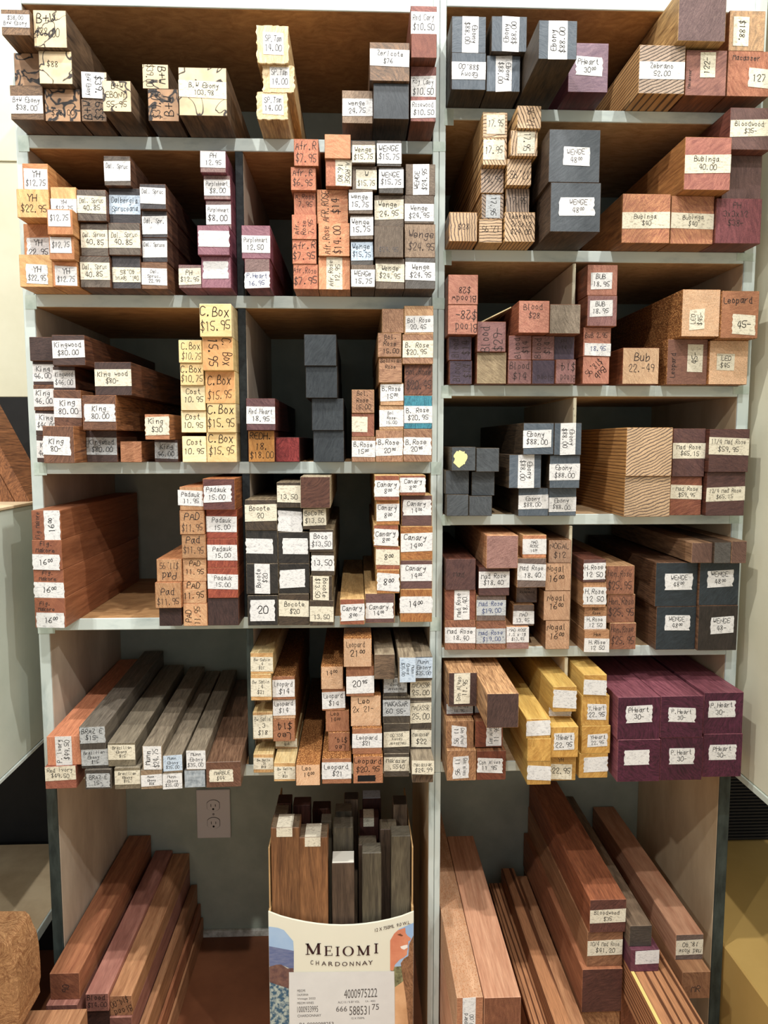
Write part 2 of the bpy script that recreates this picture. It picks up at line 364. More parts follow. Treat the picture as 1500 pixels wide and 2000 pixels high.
# ------------------------------------------------------------------ kinds of wood: (end grain, long faces, words)
def W_(l, d, **k): return wood(l, d, **k)
SP = {
 'bwl': (ink_wood((230, 208, 168), (52, 44, 40)), wood((120, 92, 66), (52, 38, 28), scale=40), 'cream black-lined ebony'),
 'bwd': (ink_wood((176, 138, 104), (34, 28, 26), 36, .09), wood((110, 78, 52), (40, 28, 22), scale=40), 'dark mottled ebony'),
 'bwb': (wood((158, 122, 88), (92, 70, 54), scale=90, pore=.5), wood((126, 88, 56), (56, 38, 26), scale=40), 'brown ebony'),
 'tam': (wood((240, 218, 174), (206, 168, 112), scale=60, wax=.6), wood((214, 178, 120), (150, 112, 70), scale=50), 'waxy cream tamarind'),
 'wen': (wood((128, 112, 96), (92, 78, 66), scale=130, dist=1.5), wood((104, 76, 54), (54, 38, 28), scale=110), 'grey-brown wenge'),
 'weg': (wood((104, 100, 96), (74, 70, 66), scale=130, dist=1.5), wood((96, 74, 56), (50, 38, 30), scale=110), 'grey wenge'),
 'wtn': (wood((174, 148, 122), (126, 102, 82), scale=150, dist=1.2), wood((118, 84, 56), (64, 44, 30), scale=110), 'pale brown wenge'),
 'sla': (wood((84, 90, 96), (66, 72, 78), scale=60, pore=.15, rough=.4, wax=.5), wood((92, 70, 52), (44, 32, 24), scale=90), 'slate-grey waxed'),
 'blk': (wood((62, 68, 72), (44, 49, 54), scale=60, pore=.2, rough=.4, wax=.8), wood((58, 50, 44), (30, 26, 24), scale=60), 'black waxed'),
 'ebo': (wood((98, 108, 118), (72, 84, 96), scale=70, pore=.15, rough=.42, wax=.35), wood((86, 68, 48), (40, 32, 24), scale=70), 'blue-grey ebony'),
 'eba': (wood((84, 90, 94), (62, 66, 70), scale=70, pore=.2, rough=.42, wax=.5), wood((86, 72, 54), (44, 36, 28), scale=70), 'plain dark grey ebony'),
 'zer': (wood((170, 132, 102), (96, 84, 76), scale=40, dist=6), wood((128, 92, 62), (64, 46, 34), scale=40), 'brown and grey ziricote'),
 'rdc': (wood((170, 108, 98), (124, 74, 70), scale=60), wood((140, 78, 52), (92, 48, 34), scale=60), 'reddish'),
 'rdb': (wood((150, 88, 70), (126, 70, 58), scale=60, wax=.5), wood((130, 72, 48), (86, 44, 32), scale=60), 'plain red-brown'),
 'phv': (wood((140, 112, 124), (110, 86, 104), scale=60, pore=.2, wax=.2), wood((110, 50, 60), (66, 26, 38), scale=60), 'mauve waxed purpleheart'),
 'php': (wood((168, 116, 128), (130, 82, 98), scale=80), wood((146, 76, 92), (96, 46, 62), scale=60), 'pink-purple'),
 'phg': (wood((158, 128, 122), (118, 92, 90), scale=100), wood((142, 76, 88), (96, 46, 60), scale=60), 'greyish purpleheart'),
 'phd': (wood((98, 38, 66), (50, 18, 36), scale=55, dist=5, rough=.42, wax=.2), wood((158, 88, 100), (104, 50, 64), scale=70), 'deep purple'),  # long faces lightened to imitate how their tops look when lit
 'afr': (wood((222, 142, 104), (178, 98, 72), scale=55, dist=4), wood((190, 118, 82), (142, 82, 54), scale=50), 'orange-pink rosewood'),
 'afl': (wood((234, 168, 120), (206, 126, 84), scale=50, dist=4), wood((196, 132, 88), (150, 92, 58), scale=50), 'light orange rosewood'),
 'yh2': (wood((238, 196, 128), (214, 154, 92), scale=40, pore=.2), wood((226, 166, 98), (180, 116, 62), scale=50), 'pale yellow'),
 'yho': (wood((216, 148, 96), (184, 112, 66), scale=45, pore=.2), wood((216, 152, 88), (170, 104, 56), scale=50), 'orange-yellow'),
 'yh6': (wood((222, 172, 84), (180, 124, 48), scale=50, dist=4, pore=.2), wood((226, 188, 96), (196, 150, 66), scale=40, pore=.2), 'golden yellowheart'),
 'dal': (wood((124, 112, 100), (84, 74, 66), scale=60, pore=.4), wood((126, 84, 60), (66, 42, 32), scale=60), 'grey-brown'),
 'dad': (wood((82, 78, 80), (58, 56, 60), scale=60, pore=.4), wood((120, 80, 58), (62, 40, 32), scale=60), 'dark grey'),
 'dao': (wood((150, 108, 78), (104, 74, 56), scale=60, pore=.4), wood((140, 92, 60), (80, 50, 34), scale=60), 'brown'),
 'red': (wood((164, 62, 58), (96, 26, 30), scale=60, dist=6, wax=.25, rough=.4), wood((96, 36, 28), (44, 16, 14), scale=60), 'deep red'),
 'rdp': (wood((120, 84, 84), (90, 60, 64), scale=60, wax=.5, rough=.4), wood((104, 40, 30), (50, 20, 16), scale=60), 'dull purple-red'),
 'rho': (wood((206, 142, 68), (180, 116, 50), scale=40, pore=.2), wood((136, 68, 44), (80, 36, 26), scale=60), 'orange'),
 'box': (wood((242, 210, 148), (230, 192, 124), scale=40, pore=.12), wood((238, 214, 162), (222, 194, 136), scale=30, pore=.12), 'yellow boxwood'),
 'bxo': (wood((232, 172, 108), (214, 148, 86), scale=40, pore=.12), wood((238, 206, 140), (220, 184, 114), scale=30, pore=.12), 'orange-tinted boxwood'),
 'bxp': (wood((246, 228, 182), (238, 214, 160), scale=40, pore=.1), wood((240, 214, 154), (224, 192, 126), scale=30, pore=.1), 'pale cream boxwood'),
 'kin': (wood((136, 92, 68), (84, 56, 44), scale=75, dist=3), wood((186, 120, 70), (92, 52, 32), scale=70, dist=5), 'brown kingwood'),
 'kid': (wood((90, 68, 62), (62, 48, 46), scale=75, dist=3), wood((130, 78, 50), (58, 34, 26), scale=70, dist=5), 'dark kingwood'),
 'kio': (wood((206, 142, 100), (154, 94, 62), scale=75, dist=3), wood((178, 114, 68), (96, 56, 34), scale=70, dist=5), 'orange kingwood'),
 'bol': (wood((196, 148, 112), (130, 88, 66), scale=85, dist=2.5), wood((196, 150, 98), (142, 98, 60), scale=60), 'striped brown rosewood'),
 'bob': (wood((228, 184, 136), (176, 126, 88), scale=85, dist=2.5), wood((206, 164, 108), (152, 108, 64), scale=60), 'pale striped rosewood'),
 'bor': (wood((176, 110, 84), (128, 72, 58), scale=60, dist=3), wood((176, 124, 84), (120, 76, 50), scale=60), 'reddish rosewood'),
 'boc': (wood((150, 96, 74), (84, 56, 50), scale=60, dist=3), wood((176, 124, 84), (110, 70, 48), scale=60), 'dark reddish rosewood'),
 'tea': (wood((66, 152, 172), (38, 96, 118), scale=60, dist=3), wood((176, 124, 84), (110, 70, 48), scale=60), 'teal-painted rosewood'),
 'mak': (wood((162, 96, 66), (136, 78, 56), scale=50, pore=.2), wood((176, 108, 68), (138, 78, 46), scale=35, pore=.15, dist=2), 'red-brown makore'),
 'pad': (wood((232, 184, 134), (202, 140, 96), scale=60, dist=1.5), wood((206, 140, 88), (168, 100, 58), scale=50), 'light orange padauk'),
 'pab': (wood((206, 158, 112), (176, 122, 80), scale=60, dist=1.5), wood((196, 130, 80), (156, 92, 54), scale=50), 'tan padauk'),
 'par': (wood((182, 88, 62), (128, 52, 42), scale=60, dist=1.5), wood((186, 96, 48), (120, 54, 32), scale=50), 'red padauk'),
 'pam': (wood((118, 72, 66), (86, 52, 52), scale=70, wax=.3), wood((190, 112, 54), (130, 70, 36), scale=50), 'purplish-brown padauk'),
 'pak': (wood((82, 58, 54), (52, 38, 38), scale=70, wax=.3), wood((110, 62, 42), (62, 34, 26), scale=50), 'dark brown'),
 'bco': (wood((64, 60, 56), (38, 38, 38), scale=60, rough=.4, wax=.6), wood((142, 124, 96), (74, 60, 46), scale=60), 'blackish waxed bocote'),
 'bcb': (wood((92, 76, 60), (58, 50, 44), scale=70, rough=.45, wax=.3), wood((150, 132, 100), (84, 68, 50), scale=60), 'dark brown bocote'),
 'bcr': (wood((120, 78, 62), (76, 48, 42), scale=45, dist=6, rough=.45, wax=.3), wood((196, 180, 148), (150, 130, 98), scale=60), 'plain brown bocote with cream rim'),
 'can': (wood((176, 104, 72), (132, 70, 54), scale=60), wood((224, 182, 116), (186, 140, 80), scale=40), 'red-brown canarywood'),
 'cao': (wood((200, 134, 70), (146, 84, 44), scale=80), wood((224, 182, 116), (186, 140, 80), scale=40), 'orange canarywood'),
 'cap': (wood((124, 88, 82), (96, 68, 66), scale=80, wax=.3), wood((226, 186, 124), (190, 146, 86), scale=40), 'mauve-brown canarywood'),
 'zeb': (wood((226, 190, 150), (84, 62, 48), scale=75, dist=2.2, lines=.14), wood((206, 160, 100), (98, 66, 38), scale=70, dist=2.2, lines=.16, ys=.03), 'striped zebrawood'),
 'zbg': (wood((176, 152, 132), (84, 72, 64), scale=75, dist=2.2, lines=.2), wood((190, 142, 86), (88, 58, 36), scale=70, dist=2.2, lines=.16, ys=.03), 'greyish striped zebrawood'),
 'zbb': (wood((208, 172, 132), (112, 92, 80), scale=75, dist=3.2, lines=.2), wood((190, 134, 72), (108, 68, 36), scale=70, dist=3.2, lines=.14, ys=.03), 'boldly striped zebrawood'),
 'mcs': (wood((206, 134, 100), (160, 92, 68), scale=55, dist=3), wood((150, 88, 48), (98, 52, 28), scale=60), 'orange-brown macassar'),
 'mcb': (wood((178, 120, 104), (122, 78, 74), scale=40, dist=3), wood((150, 88, 48), (98, 52, 28), scale=60), 'reddish macassar'),
 'mct': (wood((206, 160, 114), (136, 110, 84), scale=40, dist=5), wood((150, 88, 48), (98, 52, 28), scale=60), 'mottled tan'),
 'prp': (wood((124, 98, 96), (88, 66, 68), scale=90, dist=2.2), wood((206, 162, 98), (120, 84, 46), scale=70, dist=2.2), 'purplish-grey'),
 'bub': (wood((192, 122, 104), (144, 82, 76), scale=50, dist=4), wood((184, 122, 62), (126, 74, 36), scale=45, dist=4), 'pinkish bubinga'),
 'buo': (wood((222, 152, 104), (162, 94, 74), scale=60, dist=4), wood((178, 116, 62), (122, 72, 38), scale=45, dist=4), 'orange-pink bubinga'),
 'pnk': (wood((150, 80, 84), (108, 54, 62), scale=60, dist=2), wood((140, 72, 56), (90, 42, 36), scale=60), 'rose-pink'),
 'gpk': (wood((120, 88, 82), (92, 66, 64), scale=60, wax=.2), wood((130, 72, 56), (86, 42, 36), scale=60), 'dull mauve-brown'),
 'bld': (wood((206, 140, 114), (170, 104, 86), scale=70, dist=2), wood((166, 92, 58), (116, 56, 36), scale=60), 'pinkish bloodwood'),
 'blm': (wood((158, 112, 106), (124, 82, 82), scale=70, dist=2), wood((160, 92, 60), (110, 56, 36), scale=60), 'mauve bloodwood'),
 'bls': (wood((94, 78, 92), (70, 58, 74), scale=70, dist=2), wood((150, 88, 58), (100, 52, 36), scale=60), 'shade-darkened mauve bloodwood'),  # darker copy of the bloodwood, shade put into its colour
 'ggo': (wood((182, 160, 122), (132, 110, 82), scale=70, dist=2), wood((150, 84, 50), (100, 52, 32), scale=60), 'plain grey-gold'),
 'ggy': (wood((158, 142, 122), (108, 94, 80), scale=70, dist=2), wood((150, 88, 56), (100, 56, 36), scale=60), 'plain grey-tan'),
 'bbx': (wood((216, 178, 138), (186, 144, 108), scale=60, dist=3), wood((150, 82, 46), (104, 52, 28), scale=60), 'pale tan bubinga'),
 'leo': (wood((234, 192, 152), (214, 164, 122), scale=110, dist=1.2), wood((160, 100, 50), (128, 76, 36), scale=40, fleck=(206, 150, 92)), 'pale leopardwood'),
 'leb': (wood((196, 132, 92), (158, 98, 68), scale=110, dist=1.2), wood((160, 100, 50), (128, 76, 36), scale=40, fleck=(206, 150, 92)), 'brown leopardwood'),
 'led': (wood((160, 110, 90), (128, 86, 74), scale=110, dist=1.2), wood((160, 100, 50), (128, 76, 36), scale=40, fleck=(206, 150, 92)), 'darker leopardwood'),
 'mad': (wood((112, 76, 70), (80, 54, 54), scale=60, wax=.2), wood((112, 60, 42), (62, 32, 24), scale=60), 'dark purplish rosewood'),
 'mar': (wood((172, 104, 76), (124, 66, 52), scale=60), wood((170, 106, 64), (112, 62, 38), scale=60), 'reddish rosewood'),
 'mas': (wood((182, 120, 88), (110, 66, 50), scale=90), wood((196, 136, 84), (140, 88, 50), scale=60), 'striped red-brown rosewood'),
 'mag': (wood((132, 112, 102), (98, 82, 76), scale=70), wood((190, 138, 86), (140, 92, 54), scale=60), 'grey-brown rosewood'),
 'map': (wood((172, 128, 118), (132, 92, 86), scale=100, dist=1.5, wax=.15), wood((216, 160, 112), (176, 114, 74), scale=50), 'plain pinkish-brown'),
 'mao': (wood((224, 154, 110), (184, 112, 76), scale=60), wood((236, 186, 126), (200, 142, 86), scale=50), 'orange rosewood'),
 'nog': (wood((214, 170, 132), (182, 134, 100), scale=60, dist=2), wood((142, 96, 56), (94, 60, 36), scale=50), 'tan walnut'),
 'nod': (wood((180, 144, 116), (150, 112, 88), scale=60, dist=2), wood((150, 104, 66), (104, 68, 44), scale=50), 'dull tan walnut'),
 'hrl': (wood((206, 152, 106), (160, 108, 74), scale=60), wood((176, 128, 84), (128, 86, 52), scale=50), 'tan rosewood'),
 'hon': (wood((172, 112, 82), (118, 74, 58), scale=55, dist=4), wood((214, 168, 118), (172, 122, 80), scale=50), 'reddish honduran rosewood'),
 'wbk': (wood((52, 62, 70), (36, 44, 50), scale=60, pore=.2, rough=.4, wax=.2), wood((132, 92, 62), (66, 42, 30), scale=100), 'blue-black waxed wenge'),
 'wbn': (wood((58, 50, 46), (38, 34, 32), scale=60, pore=.2, rough=.4, wax=.2), wood((132, 92, 62), (66, 42, 30), scale=100), 'black-brown waxed wenge'),
 'chk': (wood((126, 92, 78), (92, 66, 58), scale=80, wax=.5), wood((176, 134, 96), (98, 66, 46), scale=60), 'speckled brown'),
 'gon': (wood((204, 148, 100), (128, 84, 56), scale=60, dist=5), wood((216, 160, 104), (126, 82, 48), scale=60, dist=4), 'tan striped goncalo alves'),
 'gor': (wood((148, 76, 50), (100, 48, 34), scale=60, dist=3), wood((170, 106, 64), (104, 62, 36), scale=60, dist=4), 'red-brown goncalo alves'),
 'god': (wood((92, 66, 60), (56, 40, 38), scale=90, dist=2), wood((226, 172, 116), (112, 70, 40), scale=70, dist=3), 'dark striped goncalo alves'),
 'sat': (wood((232, 186, 124), (200, 144, 80), scale=60), wood((226, 200, 142), (192, 158, 98), scale=50), 'honey satinwood'),
 'sad': (wood((206, 162, 108), (160, 116, 68), scale=60), wood((226, 196, 134), (186, 150, 90), scale=50), 'tan satinwood'),
 'mac': (wood((92, 82, 70), (62, 56, 50), scale=60, wax=.2), wood((166, 150, 124), (118, 104, 84), scale=60), 'dark grey-brown macassar'),
 'mal': (wood((140, 112, 86), (72, 58, 48), scale=60, dist=3), wood((166, 150, 122), (114, 98, 78), scale=60), 'pale-topped striped'),
 'bra': (wood((92, 84, 76), (60, 56, 52), scale=60, wax=.2), wood((128, 118, 104), (88, 80, 70), scale=50, pore=.25), 'dark grey ebony'),
 'brt': (wood((142, 130, 106), (104, 94, 76), scale=60, wax=.2), wood((150, 138, 116), (108, 98, 82), scale=50, pore=.25), 'olive-grey ebony'),
 'mun': (wood((176, 150, 118), (130, 106, 82), scale=60), wood((150, 136, 114), (106, 94, 78), scale=60), 'grey-tan ebony'),
 'slv': (plain('cling_film_wrap', (176, 186, 194), rough=.22, scale=120, bump=.6, c2=(120, 132, 142), spec=.6), wood((122, 116, 108), (82, 76, 70), scale=50), 'film-wrapped silvery ebony'),
 'mrb': (wood((140, 96, 74), (92, 58, 46), scale=70, wax=.5, rough=.35), wood((150, 112, 84), (92, 62, 46), scale=60, rough=.4), 'waxy brown marblewood'),
 'piv': (wood((226, 148, 108), (196, 116, 82), scale=60), wood((222, 142, 100), (192, 112, 76), scale=50), 'pink-orange ivorywood'),
 'riv': (wood((182, 108, 84), (146, 78, 62), scale=60), wood((176, 104, 78), (136, 72, 54), scale=50), 'brick-red ivorywood'),
}
SPN = {'bw': 'ebony_blank'}

# ------------------------------------------------------------------ shelf levels
LSH = {'L1': 267, 'L2': 576, 'L3': 902, 'L4': 1207, 'L5': 1497}
RSH = {'R1': 215, 'R2': 490, 'R3': 753, 'R4': 1004, 'R5': 1262, 'R6': 1484}
SHZ = {}
for k_, v_ in LSH.items(): SHZ[k_] = at_y(300, v_, 0)[1]
for k_, v_ in RSH.items(): SHZ[k_] = at_y(1150, v_, 0)[1]
DEP = .40
TK = .022
XL_OUT = at_y(38, 440, 0)[0]; XL_IN = XL_OUT + .020
XP0 = at_y(841, 900, 0)[0]; XP1 = at_y(866, 900, 0)[0]
XR_IN = at_y(1451, 560, 0)[0]; XR_OUT = XR_IN + .022
DIV = {'L2': (at_y(461, 430, 0)[0], .014), 'L3': (at_y(467, 750, 0)[0], .014), 'L4': (at_y(475, 1060, 0)[0], .014), 'L5': (at_y(483, 1350, 0)[0], .013),
       'R3': (at_y(1118, 560, 0)[0], .006), 'R4': (at_y(1120, 800, 0)[0], .006), 'R5': (at_y(1112, 1040, 0)[0], .006), 'R6': (at_y(1104, 1285, 0)[0], .006)}
def divs(row): return DIV[row]
BAY = {'L1': (XL_IN, XP0, 'L1', 'top left bay'), 'R1': (XP1, XR_IN, 'R1', 'top right bay'), 'R2': (XP1, XR_IN, 'R2', 'second right-hand bay')}
for r_, nm_ in (('L2', 'second-row'), ('L3', 'third-row'), ('L4', 'fourth-row'), ('L5', 'fifth-row')):
    x_, w_ = DIV[r_]
    BAY[r_ + 'a'] = (XL_IN, x_, r_, nm_ + ' far-left bay'); BAY[r_ + 'b'] = (x_ + w_, XP0, r_, nm_ + ' centre-left bay')
for r_, nm_ in (('R3', 'third-row'), ('R4', 'fourth-row'), ('R5', 'fifth-row'), ('R6', 'sixth-row')):
    x_, w_ = DIV[r_]
    BAY[r_ + 'a'] = (XP1, x_, r_, nm_ + ' centre-right bay'); BAY[r_ + 'b'] = (x_ + w_, XR_IN, r_, nm_ + ' far-right bay')

# ------------------------------------------------------------------ the blanks: bay -> stacks (left to right) -> blanks (bottom up)
# (wood, left, top, right, bottom of the end face as seen, label, options)
# label: kind + rect fractions of the end face (x from left, y from top) ; text ; rotation ; B band, V upright band, R cut, T torn, D straight on the wood
S = {}
S['L1'] = [
 [('bwb', 15,166,84,234, 'B.3,.82;B+W Ebony/$38.00', {}), ('bwd', 24,103,76,165, '', {'dp': -.02}), ('bwb', 3,18,62,83, 'B.18,.7;$38.00/B+W Ebony', {'p': .092})],
 [('bwd', 84,173,157,237, 'D.1,.55,.9,.95;$38.00', {}), ('bwl', 76,99,141,166, 'D.1,.2,.7,.6;$88', {'dp': .015}), ('bwl', 62,19,130,91, 'D.05,.05,.8,.8;B+W/$88.00', {'dp': .025})],
 [('bwb', 159,193,208,237, 'D.0,.05,1,.95;B+W/$39;90', {}), ('bwl', 160,140,209,193, 'V.0,.9;$39./B+W Ebony;270;w', {})],
 [('bwl', 200,157,256,218, 'D.05,.05,.95,.9;B+W/EBONY/55.95', {})],
 [('bwd', 289,173,349,237, 'D.05,.05,.95,.95;$39.00/B+W;90', {}), ('bwl', 278,125,329,174, 'D.05,.0,.95,.95;B+W/$39.00;270', {})],
 [('bwl', 349,131,443,226, 'B.28,.63;B.W Ebony/103.98;0;c', {})],
 [('tam', 502,180,561,233, 'R.18,.1,.88,.82;SP.Tam/14.00', {}), ('tam', 514,128,574,178, 'R.22,.05,.85,.85;SP.Tam/14.00', {}), ('tam', 502,50,563,111, 'R.2,.18,.85,.78;SP.Tam/14.00', {'dp': .01})],
 [('wtn', 668,176,728,241, 'B.25,.78;wenge/24.75', {})],
 [('sla', 729,162,799,233, '', {}), ('zer', 722,82,800,163, 'B.18,.62;Zericote/$76', {'dp': .006})],
 [('rdc', 802,188,851,238, 'R0,.15,1,.85;Rosewood/$10.50', {}), ('rdc', 802,129,852,185, 'B.3,.98;Roy Caey/$10.50', {'dp': -.01}), ('rdb', 803,65,853,122, '', {'dp': .015}), ('rdc', 802,11,853,65, 'B.18,.85;Red Cary/$10.50', {})],
]
S['L2a'] = [
 [('yh2', 38,497,103,561, 'T.2,.3,.85,.9;YH/$22.95', {}), ('yho', 44,437,95,495, 'T.1,.4,1,1;YH/22.95', {'dp': -.025}), ('yh2', 33,369,96,435, 'D.1,.15,.95,.9;YH/$22.95', {'dp': .01}), ('yho', 44,319,94,367, 'R.05,.2,.98,.95;YH/$12.75', {})],
 [('yho', 103,511,152,560, 'R.1,.18,.98,.95;YH/$12.75', {}), ('yho', 96,461,149,509, 'R.05,.05,.9,.72;$12.75', {'dp': .012}), ('yho', 92,408,148,460, 'R.05,.05,.92,.68;$12.75', {'dp': .022}), ('yh2', 99,365,149,408, 'R.0,.45,1,1;YH/$12.75', {'dp': .0})],
 [('dal', 153,500,215,562, 'B.2,.75;Dal. Spruc/40.85;0;c', {}), ('dal', 152,436,211,498, 'B.2,.75;Dal. Sprucs/40.85;0;c', {}), ('dal', 149,370,211,436, 'B.2,.75;Dal. Spruc/40.85;0;c', {'dp': .006})],
 [('dad', 219,500,275,564, 'B.35,.8;Dal. Spruc/40.85;180;c', {}), ('dal', 212,435,275,498, 'B.22,.78;Dal. Spruc/40.85;0;c', {'dp': .006}), ('dad', 210,367,275,433, 'B.2,.74;Dalbergia/Spruceana;0;u', {}), ('dal', 203,304,255,357, 'B.18,.85;Dal. Spruc/_;0;w', {'dp': .01})],
 [('dao', 276,512,327,565, 'B.22,.85;Dal./Spruc./22.99', {}), ('dad', 277,464,327,511, 'B.12,.8;Dal. Spruce/_', {}), ('dad', 277,412,327,463, 'B.2,.88;Dal. Spr./_', {}), ('dad', 273,359,324,411, 'B.15,.78;Dal. Spruc/_', {'dp': .01})],
 [('phg', 349,517,394,563, 'B.15,.85;PH/$12.95;0;c', {})],
 [('php', 396,501,455,563, 'T.05,.15,.92,.7;', {}), ('php', 390,440,454,501, 'T.02,.18,1,.72;', {'dp': .01}), ('phg', 403,391,453,439, 'B.15,.82;Purpleheart/$8.00', {'dp': -.015}), ('phg', 398,342,450,390, 'B.18,.85;Purpleheart/$8.00', {'dp': -.012}), ('phg', 391,294,441,341, 'B.03,.78;PH/12.95', {})],
]
S['L2b'] = [
 [('phg', 478,505,527,563, 'T.0,.45,1,1.0;P.Heart/16.95;0;w;b', {}), ('php', 472,440,528,504, 'B.3,.82;Purpleheart/12.50', {})],
 [('afr', 573,516,621,565, 'D0,.03,1,.9;Afr.Rose/$7.95;0;;n', {}), ('afr', 571,468,618,515, 'D0,.03,1,.9;Afr.R/$7.95;0;;n', {}), ('afr', 570,419,618,467, 'D.05,0,.95,1;Afr./Rose/7.95;90;;n', {'dp': .004}), ('afr', 574,376,617,419, 'D.05,.03,1,.7;A.Rose/7.95;0;;n', {'dp': -.004}), ('afr', 568,326,617,374, 'D.05,.05,.9,.9;Afr.R/$6.95;0;;n', {'dp': .006}), ('afr', 574,271,622,321, 'D.05,.05,.95,.95;Afr.R/$7.95;0;;n', {'dp': .012})],
 [('afl', 622,502,684,566, 'V.25,.75;Afr.Rose/12.95;90;c;n', {}), ('afl', 622,435,683,499, 'D.1,.05,.8,.95;Afr.Rose/$14.00;90', {'dp': .008}), ('afl', 619,370,680,434, 'D.1,.0,.8,.95;AFR.ROSE/$14;90', {}), ('afr', 636,312,687,366, 'V.38,1;A.ROSE/16.80;270;c', {'dp': .016}), ('afl', 634,255,685,308, '', {'dp': .022})],
 [('wen', 686,517,732,563, 'R.0,.2,1,.95;WENGe/15.75', {}), ('weg', 685,469,729,517, 'B.08,.8;Wenge/$15.75;0;u', {'dp': -.004}), ('wen', 684,419,729,467, 'R0,.1,1,.85;Wenge/15.75', {}), ('wen', 681,370,728,416, 'R0,.12,1,.85;wenge/15.75', {'dp': .004}), ('wen', 688,324,736,369, 'R.15,.15,1,.95;W/$15.75;0;c', {}), ('wen', 687,275,733,319, 'B.18,.95;Wenge/$15.75;0;c', {'dp': .01})],
 [('wen', 733,505,790,565, 'B.18,.76;Wenge/$24.95;0;c', {}), ('wen', 731,441,788,503, 'D.1,.6,.9,.95;$24.95;0;;f', {'dp': .008}), ('wen', 731,381,789,440, 'B.15,.75;Wenge/24.95;0;c', {}), ('weg', 740,326,788,375, 'R.0,.1,1,.8;WENGE/$15.75', {'dp': .008}), ('weg', 736,274,784,324, 'R.0,.12,1,.9;WENGE/$15.75', {'dp': .012})],
 [('weg', 791,503,850,565, 'B.15,.72;Wenge/$24.95', {}), ('wtn', 790,437,850,502, 'D.1,.18,1,.85;Wenge/$24.95;0;;n', {}), ('wen', 790,381,848,436, 'B.3,.92;Wenge/$24.95', {}), ('wen', 792,320,850,380, 'V.25,.8;WENGE/$24.95;90', {})],
]
S['L3a'] = [
 [('kid', 58,851,105,898, 'B.2,.85;King/46.00', {'p': .02}), ('kid', 56,802,104,850, 'B.12,.8;King/$46.00', {'p': .02}), ('kin', 54,752,101,798, 'R0,.15,1,.85;King/46.00', {'p': .022}), ('kid', 52,706,99,751, 'R.0,.12,1,.85;King/46.00', {'p': .022}), ('kid', 48,658,98,705, '', {'p': .03})],
 [('kin', 81,832,146,905, 'T.0,.28,.88,.78;King/80-', {'p': .085}), ('kin', 105,762,159,830, 'R0,.22,1,.75;King/80.00', {'p': .045}), ('kid', 100,716,147,761, 'B.15,.88;Kingwood/$46.00', {'p': .03}), ('kid', 102,654,166,715, 'B.18,.75;Kingwood/$80.00', {'p': .05})],
 [('kid', 168,841,229,902, 'B.22,.76;Kingwood/$80.00;0;g', {'p': .03}), ('kin', 161,772,227,839, 'T.05,.25,.98,.75;King/80.00', {'p': .065}), ('kid', 185,707,257,776, 'B.22,.72;King wood/$80-;0;c', {'p': .06})],
 [('kio', 235,862,277,903, '', {'p': .03})],
 [('kid', 302,859,348,903, 'B.12,.85;King/46.00;0;g', {'p': .02}), ('kio', 283,809,331,855, 'T.0,.1,1,.82;King/$30;0;c', {'p': .06})],
 [('bxp', 356,852,403,901, 'D.05,.1,.95,.75;Cost/10.95', {'p': .035}), ('bxp', 354,802,403,851, 'D.05,.1,.95,.85;Cost/10.95', {'p': .035}), ('bxp', 353,753,401,802, 'D.1,.1,1,.75;Cost/10.95', {'p': .04}), ('box', 352,709,397,753, 'D.0,.05,1,.95;C.Box/$10.75', {'p': .045}), ('box', 349,664,394,708, 'D.1,.05,1,.95;C.Box/$10.75', {'p': .05})],
 [('box', 404,845,462,901, 'D.05,.03,.95,.85;C.Box/$15.95', {'p': .035}), ('box', 405,788,461,845, 'D.0,.0,1,.9;C.Box/$15.95', {'p': .04}), ('bxo', 402,725,461,787, 'D.05,.1,.9,.95;C.Box/$15.95', {'p': .04}), ('bxo', 396,659,456,722, 'D.1,.0,1,.9;C. Box/15.95;270', {'p': .055}), ('box', 390,593,452,654, 'D.0,.03,1,.9;C.Box/$15.95', {'p': .065})],
]
S['L3b'] = [
 [('rho', 485,841,537,900, 'D.05,.05,1,.95;REDH./18./$18.00', {'p': .03}), ('rdp', 481,778,538,839, 'B.26,.8;Red Heart/18.95', {'p': .045})],
 [('red', 538,854,585,899, '', {'p': .02})],
 [('blk', 612,841,672,899, '', {'p': .03}), ('blk', 609,778,671,840, '', {'p': .035}), ('blk', 597,715,659,777, '', {'p': .045}), ('blk', 594,653,657,715, '', {'p': .05})],
 [('bol', 687,853,733,899, 'R0,.15,1,.8;B.Rose/15^00', {'p': .03}), ('bor', 687,807,731,852, 'R0,.15,.7,.8;_ _/_;0;c;f', {'p': .03}), ('bol', 687,761,731,806, 'D.05,.05,1,.9;Bol./Rose/15.00', {'p': .032})],
 [('bol', 734,840,788,898, 'T0,.25,.98,.8;B.Rose/20^95', {'p': .03}), ('bob', 741,792,788,839, 'R0,.18,1,.85;Bol/Rose/15.00', {'p': .03}), ('bob', 743,748,788,792, 'R0,.05,1,.8;B.Rose/15^00', {'p': .032}), ('bol', 740,698,786,745, 'D.05,.03,1,.5;Bolivian/Rose', {'p': .036}), ('bol', 738,650,784,698, 'D.1,.03,1,.9;Bol./Rose/15.00', {'p': .04}), ('bol', 746,603,789,650, '', {'p': .04})],
 [('bol', 790,838,848,897, 'T0,.25,.97,.78;B.Rose/20^95', {'p': .03}), ('tea', 791,772,848,836, 'B.32,.82;B. Rose/$20.95', {'p': .03}), ('boc', 793,712,849,771, 'D.05,.05,1,.9;Bol.Rose/$20.45;0;;n', {'p': .03}), ('bol', 788,653,850,710, 'B.2,.78;B. Rose/$20.95;0;c', {'p': .038}), ('bob', 791,594,849,652, 'R.05,.35,1,.92;Bol Rose/20.45', {'p': .038})],
]
